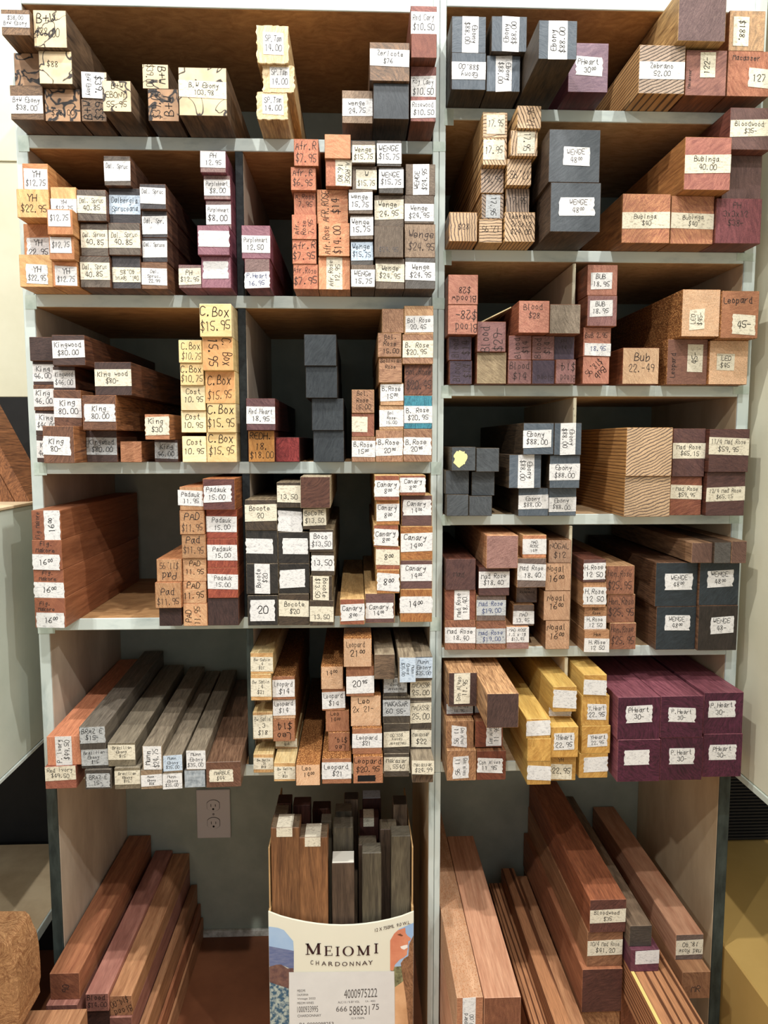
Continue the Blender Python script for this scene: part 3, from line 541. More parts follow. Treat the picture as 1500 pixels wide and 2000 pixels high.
S['L4a'] = [
 [('mak', 68,1168,128,1226, 'T.05,.5,.95,1;16^00', {'wr': 'D.05,.1,.7,.48;Fig./Makore;0;;n'}), ('mak', 66,1113,125,1168, 'T0,.45,1,1;16^00', {'wr': 'D.05,.02,.9,.44;Fig./Makore;0;;n'}), ('mak', 63,1055,121,1113, 'T0,.48,.92,1;16^00', {'wr': 'D.05,.02,.9,.46;Fig./Makore;0;;n'}), ('mak', 62,997,119,1055, 'T.42,.0,.98,1.05;16^00;90', {'wr': 'D.05,.02,.4,.98;Fig Makore;90;;n'})],
 [('pak', 311,1185,355,1223, '', {}), ('pab', 303,1138,354,1184, 'D.05,.2,.95,.95;Pad/$11.95;0;;n', {'dp': .012}), ('pab', 306,1092,355,1136, 'D.1,.05,.9,.95;Pad/$11.95;180;;n', {'dp': .006})],
 [('pad', 358,1179,405,1223, 'D.05,.1,.8,.95;PAD/11.95;90', {}), ('pad', 357,1136,403,1178, 'D.0,.0,.95,.85;PAD/11.95', {}), ('pad', 357,1090,403,1134, 'D.05,.1,.95,.75;PAD/11.95', {}), ('pab', 355,1044,402,1090, 'D.05,.05,.95,.9;Pad/$11.95;0;;n', {'dp': .004}), ('pab', 351,997,399,1044, 'D.05,.05,.95,.95;PAD/$11.95;0;;n', {'dp': .006}), ('pab', 351,951,397,997, 'T-.08,.15,1,.8;Padauk/11.95', {'dp': .006})],
 [('pak', 407,1168,468,1222, '', {}), ('par', 407,1109,467,1167, 'R0,.22,1,.7;Padauk/15.00', {}), ('par', 406,1052,466,1108, 'B.22,.75;Padauk/15.00', {}), ('par', 404,995,465,1052, 'B.24,.78;Padauk/15.00', {}), ('pam', 396,935,459,995, 'T.02,.22,.9,.75;Padauk/15.00', {'dp': .012})],
]
S['L4b'] = [
 [('bco', 484,1163,543,1222, 'T.08,.15,.9,.85;20', {}), ('bco', 480,1101,543,1162, 'V.25,.73;Bocote/$20;90', {}), ('bco', 479,1036,542,1097, 'T.0,.25,.85,.7;', {}), ('bcb', 478,976,541,1035, 'R-.02,.15,1,.7;Bocote/20;0;c', {})],
 [('bcb', 544,1160,604,1221, 'B.2,.72;Bocote/$20;0;c', {}), ('bco', 545,1101,605,1159, 'T.02,.2,.85,.8;', {}), ('bco', 543,1039,604,1100, 'T.15,.2,.95,.7;', {}), ('bco', 542,991,590,1038, 'T.0,.15,1,1;', {}), ('bcb', 540,942,588,988, 'B.12,.8;_/13.50;0;c', {'dp': .006})],
 [('bcb', 605,1173,652,1222, 'B.24,.85;_/13.50;0;c', {}), ('bcb', 606,1125,649,1172, 'V.12,.85;Bocote/$13.50;270;c', {}), ('bcb', 608,1078,653,1123, 'T.0,.15,1,.8;13.50', {'dp': -.004}), ('bcb', 605,1034,652,1076, 'R.0,.12,.95,.88;Boco/$13.50', {}), ('bcb', 592,993,637,1033, 'R0,.02,1,.82;BoCoTE/$13.50;0;c', {}), ('bcr', 586,931,645,989, '', {'dp': .01})],
 [('can', 664,1170,712,1220, 'T.02,.2,1,.85;Canary/8^00', {})],
 [('cap', 713,1159,771,1217, 'T.02,.32,.95,.85;Canary/14^00', {}), ('cao', 736,1113,780,1156, 'T0,.15,1,.9;8^00', {}), ('can', 734,1068,781,1113, 'B.12,.8;8^00;0;c', {}), ('can', 730,1025,778,1067, 'T0,.2,1,.95;Canary/8^00', {}), ('cao', 735,977,780,1021, 'R0,.15,1,.85;Canary/8^00', {}), ('can', 732,928,780,976, 'T-.02,.2,1,.85;Canary/8^00', {'dp': .006})],
 [('cao', 782,1151,844,1215, 'T-.02,.22,1,.72;14^00', {}), ('cap', 782,1094,845,1150, 'B.15,.72;Canary/14^00', {}), ('cao', 783,1028,846,1093, 'B.2,.75;Canary/14^00', {}), ('cap', 784,967,844,1027, 'T.05,.15,.98,.65;Canary/14^00', {}), ('can', 781,921,831,967, 'T0,.12,1,.85;Canary/8^00', {'dp': .008})],
]
Y5 = {'yaw': 2.4}
S['L5a'] = [
 [('riv', 88,1498,148,1539, 'B.0,.62;Red Ivory/$49.50;0;c', dict(Y5, p=.085)), ('piv', 92,1439,157,1495, 'V.25,.74;P. Ivory/$49.50;90', dict(Y5, p=.08))],
 [('bra', 166,1504,217,1545, 'T.05,.2,.95,.9;BRAZ E/15-;0;g', dict(Y5, p=.09)), ('bra', 159,1464,211,1502, 'B.0,.85;Brazilian/Ebony/$15;0;g', dict(Y5, p=.085)), ('bra', 155,1420,205,1463, 'T.02,.02,1,.72;BRAZ E/$15-;0;g', dict(Y5, p=.085))],
 [('brt', 224,1500,274,1545, 'B.15,.78;Brazilian/Ebony/$15;0;c', dict(Y5, p=.09)), ('brt', 211,1451,264,1498, 'B.1,.72;Brazilian/Ebony/$15;0;c', dict(Y5, p=.085))],
 [('mun', 275,1504,317,1546, 'B.25,.85;Munn/Ebony/$28;0;w', dict(Y5, p=.092)), ('mun', 278,1458,317,1502, 'V.05,.95;Munn/$24.75;90;w', dict(Y5, p=.092))],
 [('mun', 318,1511,356,1547, 'R0,.02,1,1;Munn/Ebony/$35.00;0;w', dict(Y5, p=.092)), ('mun', 319,1475,356,1509, 'R0,.02,1,.9;Munn/Ebony/$35.00;0;u', dict(Y5, p=.09))],
 [('slv', 360,1505,401,1545, '', dict(Y5, p=.09)), ('mun', 364,1466,402,1503, 'R0,.02,1,.95;Munn/Ebony/$35.00;0;w', dict(Y5, p=.09))],
 [('mrb', 405,1489,474,1547, 'T.1,.3,.78,.78;MARBLE/$44;0;c', dict(Y5, p=.092))],
]
S['L5b'] = [
 [('sat', 495,1473,534,1514, 'B.2,.82;Bw Satin/.31/$18;0;c', {'p': .036}), ('sad', 499,1424,535,1454, 'B.2,.8;_/$18;0;c', {'p': -.02}), ('sad', 494,1391,533,1430, 'B.1,.95;Bw Satin/.3/$18;0;c', {'p': .03}), ('sad', 499,1345,530,1375, '', {'p': -.02}), ('sat', 487,1317,530,1359, 'R0,.15,1,.85;Bw Satin/.4/$21;0;c', {'p': .045}), ('sat', 484,1275,530,1316, 'B.2,.88;Bw Satin/.4/$21;0;c', {'p': .045})],
 [('sat', 535,1490,577,1530, 'B.2,.88;Bw Satin/.4/$21;0;c', {'p': .07}), ('sad', 538,1440,581,1468, 'B.1,.8;.31/$18;0;c', {'p': .01}), ('leb', 533,1405,576,1443, 'D.05,.05,.95,.95;Leo/$14;180', {'p': .03}), ('leo', 533,1365,577,1405, 'R0,.05,1,.82;Leopard/$14', {'p': .03}), ('leb', 530,1321,576,1362, 'B.15,.88;Leopard/$14', {'p': .035})],
 [('leo', 578,1494,625,1538, 'D.1,.02,.9,.65;Leo/14^00', {'p': .09})],
 [('leb', 629,1482,686,1536, 'R0,.15,1,.8;Leopard/$21', {'p': .085}), ('leb', 641,1431,683,1472, 'D.2,.15,.9,.95;Leo/$14.;180', {'p': .055}), ('leb', 636,1388,682,1430, 'D.1,.02,.7,.6;Leo/14^00', {'p': .05}), ('leb', 629,1345,674,1388, 'R0,.15,1,.9;Leopard/$14', {'p': .05}), ('leo', 627,1302,670,1344, 'D.1,.02,.9,.5;14^00', {'p': .055})],
 [('leb', 690,1478,748,1534, 'D0,.03,1,.62;Leopard/$20.95', {'p': .085, 'mark': 1}), ('leb', 688,1423,746,1478, 'R0,.2,1,.75;Leopard/$21', {'p': .075}), ('leo', 685,1359,744,1417, 'D.05,.05,.8,.6;Leo/2x 21-', {'p': .065}), ('leb', 676,1301,732,1357, 'R0,.34,1,.9;20^95;0;w', {'p': .07}), ('leo', 671,1245,726,1298, 'D.1,.05,.8,.7;Leopard/21^00', {'p': .075})],
 [('mac', 750,1472,799,1521, 'R0,.15,1,.75;Makasar/.5540;0;c', {'p': .06}), ('mac', 749,1413,800,1470, 'B.28,.78;Macassar/Ebony/$55.00;180;c', {'p': .06}), ('mac', 748,1362,801,1411, 'R0,.1,1,.72;MAKASAR/60 55-;0;g', {'p': .06}), ('mac', 749,1320,795,1362, 'B.1,.82;Macassar/Ebony/88;180;g', {'p': .055}), ('mal', 730,1278,771,1319, '', {'p': .075})],
 [('mal', 808,1521,850,1537, '', {'p': .085}), ('mac', 812,1486,858,1522, 'R0,.0,1,.92;Macassar/$24.99;0;c', {'p': .10}), ('mac', 806,1424,847,1462, 'B.05,.88;Macassar/$22;0;c', {'p': .05}), ('mac', 808,1370,853,1413, 'B.05,.78;MACASSR/25.00;0;c', {'p': .05}), ('mac', 808,1325,853,1368, 'B.1,.85;MACASSR/25.00;0;c', {'p': .05}), ('mal', 779,1284,812,1326, 'R.05,.02,1,.98;Munn/Ebony/$35.00;270;u', {'p': .095}), ('mac', 814,1282,851,1318, 'R0,.05,1,.9;Munn/Ebony/$35.00;0;u', {'p': .06})],
]
S['R1'] = [
 [('ebo', 879,102,947,176, 'B.25,.72;Ebony/$88.00;180', {}), ('ebo', 879,31,947,102, 'V.3,.78;Ebony/$88.00;270', {})],
 [('ebo', 950,108,1016,179, 'V.27,.75;Ebony/$88.00;270', {}), ('ebo', 960,31,1029,102, 'V.3,.78;Ebony/$88.00;90', {'dp': .012})],
 [('ebo', 1052,39,1127,117, 'V.25,.75;Ebony/$88.00;90', {'L': .5})],
 [('phv', 1110,83,1188,181, 'T.18,.28,.85,.66;PHeart/30^00', {'L': .45})],
 [('zbg', 1248,87,1338,183, 'B.34,.7;Zebrano/52.00', {}), ('prp', 1325,-22,1418,92, '', {'dp': .012})],
 [('mcb', 1339,97,1419,188, 'V.35,.72,.05,.6;122-;90;c', {'wr': 'D.02,.3,.2,.95;Macasser;90;;n'}) ],
 [('mcs', 1421,99,1503,189, 'T.5,.38,1,.8;127;0;c', {'wr': 'D.03,.03,.85,.3;Macasser;0;;n'}), ('mct', 1424,20,1494,98, 'R.12,.15,.55,.88;$188.;270;c', {})],
]
S['R2'] = [
 [('zbb', 877,414,932,472, 'D.1,.3,.9,.75;$28;0;;n', {})],
 [('zeb', 935,428,981,474, 'D.1,.1,.9,.7;17.95;180', {}), ('zbg', 940,378,984,427, 'R.2,.05,.85,.95;17.95;270;g', {}), ('zbg', 939,329,984,377, 'D.1,.2,.95,.75;17.95;0;g', {}), ('zeb', 943,269,991,318, 'R.02,.08,.9,.8;17.95;0;c', {'dp': .016}), ('zeb', 943,219,991,268, 'R.15,.1,.9,.85;17.95;0;c', {'dp': .016})],
 [('zeb', 985,414,1045,473, 'D.1,.03,.95,.8;Zebrano/2x2x12/$24.00', {}), ('zbg', 988,368,1034,413, 'D.1,.2,.9,.85;17.95', {'dp': -.004}), ('zeb', 989,310,1038,360, 'D.1,.2,.95,.9;17.95;180', {'dp': .01}), ('zeb', 997,254,1050,304, 'R.25,.05,.9,.9;17.95;270;c', {'dp': .022}), ('zeb', 1010,206,1057,254, 'D.2,.05,.9,.95;17.95;90;;n', {'dp': .03})],
 [('sla', 1075,356,1173,453, 'T.18,.3,.88,.67;WENGE/48^00;0;w;f', {}), ('sla', 1072,252,1172,355, 'T.28,.33,.8,.68;WENGE/48^00;0;w;f', {})],
 [('buo', 1215,378,1309,475, 'B.37,.7;Bubinga/$40;0;c', {})],
 [('buo', 1310,382,1394,477, 'B.36,.68;Bubinga/$40;0;c', {}), ('bub', 1337,267,1431,367, 'B.33,.68;Bubinga/40.00;0;c', {'dp': .03})],
 [('pnk', 1398,387,1487,476, 'D.08,.05,.8,.65;PH/3x3x12/$38-;0;;n', {}), ('gpk', 1414,303,1493,385, '', {'dp': -.01}), ('gpk', 1429,209,1515,293, 'B.28,.68;Bloodwood/$35-;0;c', {'dp': .012})],
]
S['R3a'] = [
 [('bls', 878,704,922,750, 'D.1,.05,1,.9;Blood/$14;90;;n', {'p': .02}), ('bls', 876,657,921,703, 'D.1,.05,1,.9;Blood/$14;90;;n', {'p': .022}), ('bld', 873,595,931,655, 'D.2,.1,1,.95;Blood/$28-;180;;n', {'p': .045}), ('bld', 873,536,932,595, 'D.1,.35,.95,.95;Bloodw/$28;180', {'p': .045})],
 [('ggo', 931,688,989,748, '', {'p': .03}), ('blm', 932,628,988,687, 'D.05,.1,.95,1;Blood/$29-;90;;n', {'p': .035})],
 [('blm', 992,703,1038,749, 'D.05,.05,.95,.9;Blood/$14;0;;n', {'p': .03}), ('blm', 993,655,1038,702, 'D.2,.05,.95,.95;Blood/$14;90;;n', {'p': .03}), ('bld', 1013,587,1073,652, 'D.15,.08,.85,.6;Blood/$28;0;;n', {'p': .06})],
 [('bls', 1039,703,1084,750, 'D.2,.5,.95,.95;Blood;180;;n', {'p': .03}), ('blm', 1039,656,1085,703, 'D.1,.05,.9,.95;Blood/$14;90;;n', {'p': .03})],
 [('blm', 1093,702,1136,748, 'D.2,.05,1,.95;Blood/$14;180;;n', {'p': .035}), ('bls', 1086,657,1132,701, 'D.2,.1,.8,.6;PH/14;0;;n', {'p': .025}), ('ggy', 1075,594,1136,654, '', {'p': .055})],
]
S['R3b'] = [
 [('bld', 1138,696,1190,750, 'D.1,.15,.9,.85;Bub/$18.95;225', {'p': .035}), ('bld', 1139,639,1193,695, 'R.05,.55,1,.98;18.95;0;w;b', {'p': .035, 'wr': 'D.05,.1,.9,.5;BuB 2.95;0;;n'}), ('blm', 1147,577,1205,637, 'R.08,.15,.85,.68;BUB/18.95', {'p': .045}), ('bld', 1147,517,1206,577, 'R.12,.25,.82,.8;BUB/18.95', {'p': .045})],
 [('bbx', 1216,679,1287,748, 'D.15,.1,.9,.75;Bub/22.-49;0;;n', {'p': .035})],
 [('led', 1303,662,1385,749, 'R.5,.12,.88,.72;45-;90;c', {'p': .025, 'wr': 'D.02,.1,.3,.98;Leopard;90;;n'}), ('leo', 1332,565,1414,655, 'T.2,.42,.6,.85;LEO/$45-;90;c', {'p': .055})],
 [('leo', 1388,665,1470,750, 'R.2,.3,.65,.68;LEO/$45;0;c', {'p': .03}), ('leb', 1415,568,1502,659, 'T.3,.5,.92,.92;45-;0;c', {'p': .06, 'wr': 'D.03,.03,.85,.35;Leopard;0;;n'})],
]
S['R4a'] = [
 [('eba', 872,966,915,1012, '', {'p': .03}), ('eba', 870,919,916,964, '', {'p': .025}), ('eba', 882,873,929,919, '', {'p': .045, 'blot': 1})],
 [('eba', 916,969,961,1012, '', {'p': .03}), ('eba', 921,921,966,967, '', {'p': .022}), ('eba', 930,875,975,921, '', {'p': .04})],
 [('ebo', 1012,953,1074,1012, 'B.25,.75;Ebony/$88.00', {'p': .035}), ('ebo', 994,888,1057,952, 'V.28,.78;Ebony/$88.00;270', {'p': .045}), ('ebo', 1022,826,1084,888, 'R-.03,.22,.92,.78;Ebony/$88.00', {'p': .055})],
 [('ebo', 1075,953,1135,1012, 'B.33,.85;Ebony/$88.00', {'p': .033}), ('ebo', 1080,889,1142,952, 'R-.04,.26,1,.76;Ebony/$88.00', {'p': .05}), ('ebo', 1085,826,1143,888, 'V.22,.78;Ebony/$88.00;270', {'p': .055})],
]
S['R4b'] = [
 [('zbb', 1219,930,1309,1018, '', {'p': .055}), ('zbb', 1223,835,1313,929, '', {'p': .06})],
 [('mar', 1309,931,1376,1013, 'R0,.22,1,.58;Mad Rose/$59.95;0;c', {'p': .03}), ('mad', 1314,837,1382,930, 'R0,.3,1,.62;Mad Rose/$65.15;0;c', {'p': .035})],
 [('mad', 1377,922,1464,1012, 'R0,.34,1,.66;12|4 Mad Rose/$65.15;0;c', {'p': .04}), ('mad', 1387,838,1469,921, 'R-.04,.2,1,.6;11|4 Mad Rose/$59.95;0;c', {'p': .048})],
]
S['R5a'] = [
 [('mas', 869,1211,929,1269, 'R0,.25,1,.77;Mad Rose/18.40', {}), ('mar', 869,1152,929,1210, 'V.3,.8;Mad Rose/18.40;90', {}), ('mad', 870,1092,929,1151, 'D.15,.3,.8,.7;Mad;0;;n', {'dp': .006})],
 [('mas', 930,1213,988,1269, 'B.27,.78;Mad Rose/$19.00;0;g;b', {}), ('mag', 930,1163,988,1212, 'B.18,.78;Mad Rose/$19.00;0;g;b', {}), ('mad', 935,1108,995,1161, 'B.15,.72;Mad Rose/$18.40', {'dp': .004}), ('map', 950,1046,1012,1107, '', {'dp': .02})],
 [('map', 989,1225,1033,1268, 'R0,.0,1,.7;MAD ROSE/1.5 x 18/$13.45;0;w', {}), ('mag', 1002,1181,1043,1223, 'R0,.3,1,.92;MAD/13.45', {'dp': -.01}), ('mag', 1008,1140,1049,1176, 'D.03,.15,.98,.55;MAD/Rosewood', {'p': -.01}), ('mag', 1010,1090,1069,1144, 'B.2,.76;Mad Rose/18.40', {'dp': .012}), ('mao', 1021,1045,1067,1089, 'R-.02,.18,1,.85;MAD/ROSE/14^00', {'dp': .01})],
 [('nog', 1079,1212,1132,1268, 'D.05,.08,.9,.7;Nogal/16^00', {}), ('nog', 1073,1154,1130,1211, 'D.12,.1,.85,.7;Nogal/16^00', {}), ('nog', 1073,1100,1130,1154, 'D.05,.05,.8,.75;Nogal/16^00', {}), ('nod', 1075,1055,1121,1100, 'D.05,.1,.95,.85;NOGAL/$12;0;;n', {})],
]
S['R5b'] = [
 [('hrl', 1141,1231,1190,1276, 'R0,.38,1,1;H.Rose/12 50', {'p': .04, 'wr': 'D.1,.02,.9,.38;Hon'}), ('hrl', 1141,1185,1185,1229, 'R0,.42,.98,1;H.Rose/12 50', {'dp': -.008, 'wr': 'D.05,.02,1,.4;Hon/Rose;0;;n'}), ('hrl', 1139,1137,1184,1181, 'T0,.2,1,.88;H.Rose/12 50', {}), ('mad', 1139,1093,1183,1136, 'T0,.15,1,.88;H.Rose/12 50', {})],
 [('hon', 1191,1217,1242,1268, 'D.02,.03,.95,.9;Hon.Rose/$25.95;0;;n', {}), ('hon', 1186,1161,1240,1217, 'D.02,.05,1,.85;Hon.Rose/$25.95;0;;n', {}), ('hon', 1184,1105,1239,1159, 'D.05,.08,.95,.9;Hon.Rose/$25.95;0;;n', {})],
 [('wbk', 1281,1185,1366,1269, 'T.22,.2,.85,.55;WENGE/48^00', {}), ('wbk', 1280,1099,1367,1183, 'T.22,.25,.88,.62;WENGE/48^00', {}), ('chk', 1351,1060,1392,1098, '', {'dp': .02})],
 [('wbn', 1370,1183,1460,1270, 'T.32,.25,.9,.62;WENGE/48-', {}), ('wbk', 1369,1097,1455,1181, 'T.2,.2,.85,.58;WENGE/48^00', {}), ('weg', 1394,1059,1432,1097, '', {'dp': .02}), ('chk', 1434,1057,1472,1096, '', {'dp': .02})],
]
S['R6a'] = [
 [('gon', 873,1466,930,1525, 'T.2,.2,.75,.92;Gon Alves/11 95;270', {}), ('gon', 871,1408,925,1465, 'T.2,.2,.75,.95;Gon Alves/11 95;270', {'dp': -.01}), ('gor', 872,1372,925,1407, 'R0,.1,1,.85;Gon Alves/11 95;0;g', {'dp': -.035}), ('god', 876,1314,936,1371, 'R.2,.02,.75,.92;Gon Alves/11.95;90;c', {'dp': -.015})],
 [('gor', 931,1467,988,1524, 'T.02,.25,.9,.75;Gon Alves/11 95', {}), ('gor', 927,1408,982,1462, 'T.4,.1,.95,.95;Gon Alves/11 95;90', {'dp': -.012}), ('gor', 927,1371,975,1407, 'R0,.1,1,.85;Gon/11.50;0;g', {'dp': -.045}), ('god', 946,1355,1013,1415, '', {'p': .16})],
 [('yh6', 1030,1487,1076,1533, 'T.0,.2,1,.8;', {}), ('yh6', 1030,1443,1076,1487, '', {}), ('yh6', 1028,1404,1075,1441, 'T0,.1,1,.85;', {})],
 [('yh6', 1077,1475,1128,1525, 'R0,.35,.85,.95;22.95;0;c', {'wr': 'D.1,.02,.7,.35;YH;0;;n'}), ('yh6', 1077,1420,1131,1475, 'T.1,.2,.85,.75;YHeart/22.95', {'dp': .008}), ('yh6', 1072,1380,1116,1412, 'T0,.05,1,.85;', {'dp': -.035}), ('yh6', 1082,1341,1129,1381, 'T0,.15,1,.85;', {'dp': -.008})],
]
S['R6b'] = [
 [('yh6', 1131,1472,1187,1520, 'T.15,.15,1,.75;', {}), ('yh6', 1136,1418,1192,1472, 'T.2,.3,.9,.75;YHeart/22.95', {}), ('yh6', 1136,1359,1190,1413, 'T.2,.28,.9,.8;Y.Heart/22.95', {}), ('yh6', 1140,1318,1185,1355, 'T0,.25,1,.95;', {})],
 [('phd', 1206,1445,1289,1527, 'T.15,.25,.75,.6;', {}), ('phd', 1206,1362,1289,1444, 'T.2,.2,.82,.6;PHeart/30-', {})],
 [('phd', 1290,1441,1372,1524, 'T.2,.25,.8,.62;P.Heart/30-', {}), ('phd', 1290,1360,1373,1441, 'T.18,.28,.82,.62;P.Heart/30-', {})],
 [('phd', 1373,1434,1449,1517, 'T.15,.25,.85,.6;PHeart/30-', {}), ('phd', 1374,1353,1451,1434, 'T.12,.2,.8,.6;P.Heart/30-', {})],
]
# ------------------------------------------------------------------ the setting
M_WALL = plain('sage_wall_paint', (176, 186, 172), rough=.7, scale=14, var=.1, bump=.1, c2=(160, 171, 158), spec=.15)
M_CREAM = plain('cream_wall_paint', (222, 221, 198), rough=.6, scale=5, c2=(210, 209, 184), bump=.05)
M_PALE = plain('pale_green_cabinet_paint', (208, 218, 206), rough=.45, scale=4, c2=(190, 202, 190), bump=.05)
M_EDGE = plain('worn_pale_edge_paint', (208, 220, 216), rough=.6, scale=26, c2=(166, 182, 182), bump=.3, lo=.28, hi=.5, stretch=(.35, 1, 1))
M_EDGV = plain('worn_pale_post_paint', (206, 218, 214), rough=.6, scale=26, c2=(162, 178, 176), bump=.3, lo=.28, hi=.5, stretch=(1, 1, .3))
M_PLY = wood((220, 186, 140), (188, 150, 106), scale=18, dist=5, pore=.15, ys=1.0, rough=.6)
M_PLYD = wood((206, 156, 100), (172, 122, 74), scale=14, dist=5, pore=.15, ys=1.0, rough=.6)
M_SIDE = plain('scuffed_ply_side', (224, 204, 170), rough=.65, scale=9, c2=(196, 172, 138), bump=.1, stretch=(1, 1, .4))
M_SIDEG = plain('whitewashed_side', (216, 202, 182), rough=.65, scale=9, c2=(182, 166, 148), bump=.1, stretch=(1, 1, .4))
M_BLKE = plain('black_divider_edge', (42, 48, 50), rough=.55, scale=90, c2=(24, 28, 30), bump=.4)
M_DGRN = plain('dark_green_edge', (70, 80, 76), rough=.6, scale=60, c2=(44, 52, 50), bump=.3, stretch=(1, 1, .3))
M_FLOOR = plain('red_brown_floor', (138, 88, 60), rough=.5, scale=6, c2=(112, 68, 46), bump=.1)
M_MUST = plain('mustard_laminate', (206, 172, 104), rough=.5, scale=3, c2=(190, 156, 90), bump=.02)
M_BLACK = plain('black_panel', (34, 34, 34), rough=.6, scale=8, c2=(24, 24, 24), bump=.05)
M_TAPE = plain('aged_joint_tape', (206, 220, 210), rough=.5, scale=40, c2=(176, 194, 184), bump=.2)

tag(box('floor', -3.2, 3.2, -4.5, -.0, -.02, 0, plain('tan_bounce_floor', (190, 164, 126), rough=.5, scale=4, c2=(170, 142, 104), bump=.05)), kind='structure')  # unseen front floor, extended and kept light to bounce light under the shelves
tag(box('floor_bays', -3.2, 3.2, .0005, DEP + .03, -.02, 0, M_FLOOR), kind='structure')
def struct(o): return tag(o, kind='structure')
ZBLK = at_y(20, 775, DEP)[1]
ZGRV = at_y(20, 318, DEP)[1]
struct(box('wall_back', XL_OUT - .02, 1.6, DEP + .0005, DEP + .03, 0, 2.6, M_WALL))
struct(box('wall_left', -1.5, XL_OUT - .0205, DEP, DEP + .03, ZGRV + .004, 2.6, M_CREAM))
struct(box('wall_left', -1.5, XL_OUT - .0205, DEP + .004, DEP + .03, ZBLK, ZGRV + .0035, M_CREAM))
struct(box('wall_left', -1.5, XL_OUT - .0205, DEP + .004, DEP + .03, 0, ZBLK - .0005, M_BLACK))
struct(box('baseboard_back', XL_IN + .001, XP0 - .001, DEP - .009, DEP, 0, .017, plain('chalky_baseboard', (232, 234, 226), scale=60, c2=(170, 172, 160))))

# shelving units
def unit(name, label, x0, x1, rows, topz, side_l, side_r):
    u = empty(name, (0, 0, 0)); tag(u, label, 'shelving unit', 'shelving units')
    return u
UL = empty('shelving_unit'); tag(UL, 'left tall painted shelving unit with pale worn edges, holding five rows of blanks', 'shelving unit', 'shelving units')
UR = empty('shelving_unit'); tag(UR, 'right tall painted shelving unit with pale worn edges, holding six rows of blanks', 'shelving unit', 'shelving units')
TOPZ = at_y(450, 16, 0)[1]; TOPR = at_y(1100, 17, 0)[1]
E = .004     # thickness of painted edge strips
def board(nm, u, x0, x1, z0, z1, mat, edge=M_EDGE, y1=DEP):
    o = box(nm, x0, x1, E, y1 - .0003, z0, z1, mat, u)
    box('edge_strip', x0, x1, 0, E - .0002, z0, z1, edge, o)
    return o
def vpanel(nm, u, x0, x1, z0, z1, mat, edge=M_EDGV):
    o = box(nm, x0, x1, E, DEP - .0003, z0, z1, mat, u)
    box('edge_strip', x0, x1, 0, E - .0002, z0, z1, edge, o); return o
ZL5 = SHZ['L5'] - TK
g = .0004
def side_panel(u, x0, x1, zsplit, z1, mat, low_edge):
    o = box('side_panel', x0, x1, E, DEP - .0003, .0005, z1, mat, u)
    box('edge_strip', x0, x1, 0, E - .0002, zsplit, z1, M_EDGV, o)
    box('edge_strip', x0, x1, 0, E - .0002, .0005, zsplit - g, low_edge, o)
side_panel(UL, XL_OUT, XL_IN, ZL5, 2.15, M_SIDEG, M_DGRN)
XPM = (XP0 + XP1) / 2
side_panel(UL, XP0 + g, XPM - g, ZL5, 2.15, M_SIDE, M_EDGV)
side_panel(UR, XPM + g, XP1 - g, ZL5, 2.15, M_SIDE, M_EDGV)
side_panel(UR, XR_IN, XR_OUT, SHZ['R6'] - TK, 2.15, M_SIDE, M_DGRN)
board('top_board', UL, XL_IN + g, XP0, TOPZ, TOPZ + TK + .012, M_PLYD)
board('top_board', UR, XP1, XR_IN - g, TOPR, TOPR + TK + .012, M_PLYD)
for k_ in LSH: board('shelf_board', UL, XL_IN + g, XP0, SHZ[k_] - TK, SHZ[k_], M_PLYD)
for k_ in RSH: board('shelf_board', UR, XP1, XR_IN - g, SHZ[k_] - (TK - .002), SHZ[k_], M_PLY)
def divider(u, row, above, edge, mat):
    x, w = DIV[row]
    o = box('divider', x, x + w, E, DEP - .0003, SHZ[row] + g, above - TK - g, mat, u)
    box('edge_strip', x, x + w, .0005, E - .0002, SHZ[row] + g, above - TK - g, edge, o)
divider(UL, 'L2', SHZ['L1'], M_BLKE, M_SIDEG); divider(UL, 'L3', SHZ['L2'], M_BLKE, M_SIDEG); divider(UL, 'L4', SHZ['L3'], M_BLKE, M_SIDEG); divider(UL, 'L5', SHZ['L4'], M_DGRN, M_SIDEG)
M_RAW = plain('raw_chipped_ply_edge', (226, 218, 190), scale=120, c2=(120, 104, 76), lo=.3, hi=.42, bump=.4)
for a_, b_ in (('R3', 'R2'), ('R4', 'R3'), ('R5', 'R4'), ('R6', 'R5')): divider(UR, a_, SHZ[b_], M_RAW, M_SIDE)
# tape patches where shelves meet the posts
def patch(u, px0, py0, px1, py1):
    x0, z1 = at_y(px0, py0, 0); x1, z0 = at_y(px1, py1, 0)
    zr = min(SHZ.values(), key=lambda v: abs(v - z1)); z1 = min(z1, zr - .001)
    if u is UL and px0 > 700: x0 = max(x0, XP0 + .001)
    if u is UR and px0 < 900: x0 = max(x0, XPM)
    if px0 > 1400: x1 = min(x1, XR_OUT - .001)
    R = random.Random(int(px0 * py0)); 
    V, Fc = plate(tape_poly(x0, x1, z0, z1, False, R), -.0006, -.0001)
    new_obj('joint_tape', mesh('joint_tape', V, Fc), u, [M_TAPE])
for q in ((838,265,870,296),(838,574,868,604),(838,893,862,927),(838,1205,860,1232),(35,263,58,296),(48,576,72,604),(66,898,92,928),(74,1226,108,1237)): patch(UL, *q)
for q in ((868,213,886,245),(866,490,882,518),(862,752,882,778),(1440,490,1474,510),(1432,752,1462,770),(1425,1004,1450,1022),(862,1003,880,1026)): patch(UR, *q)

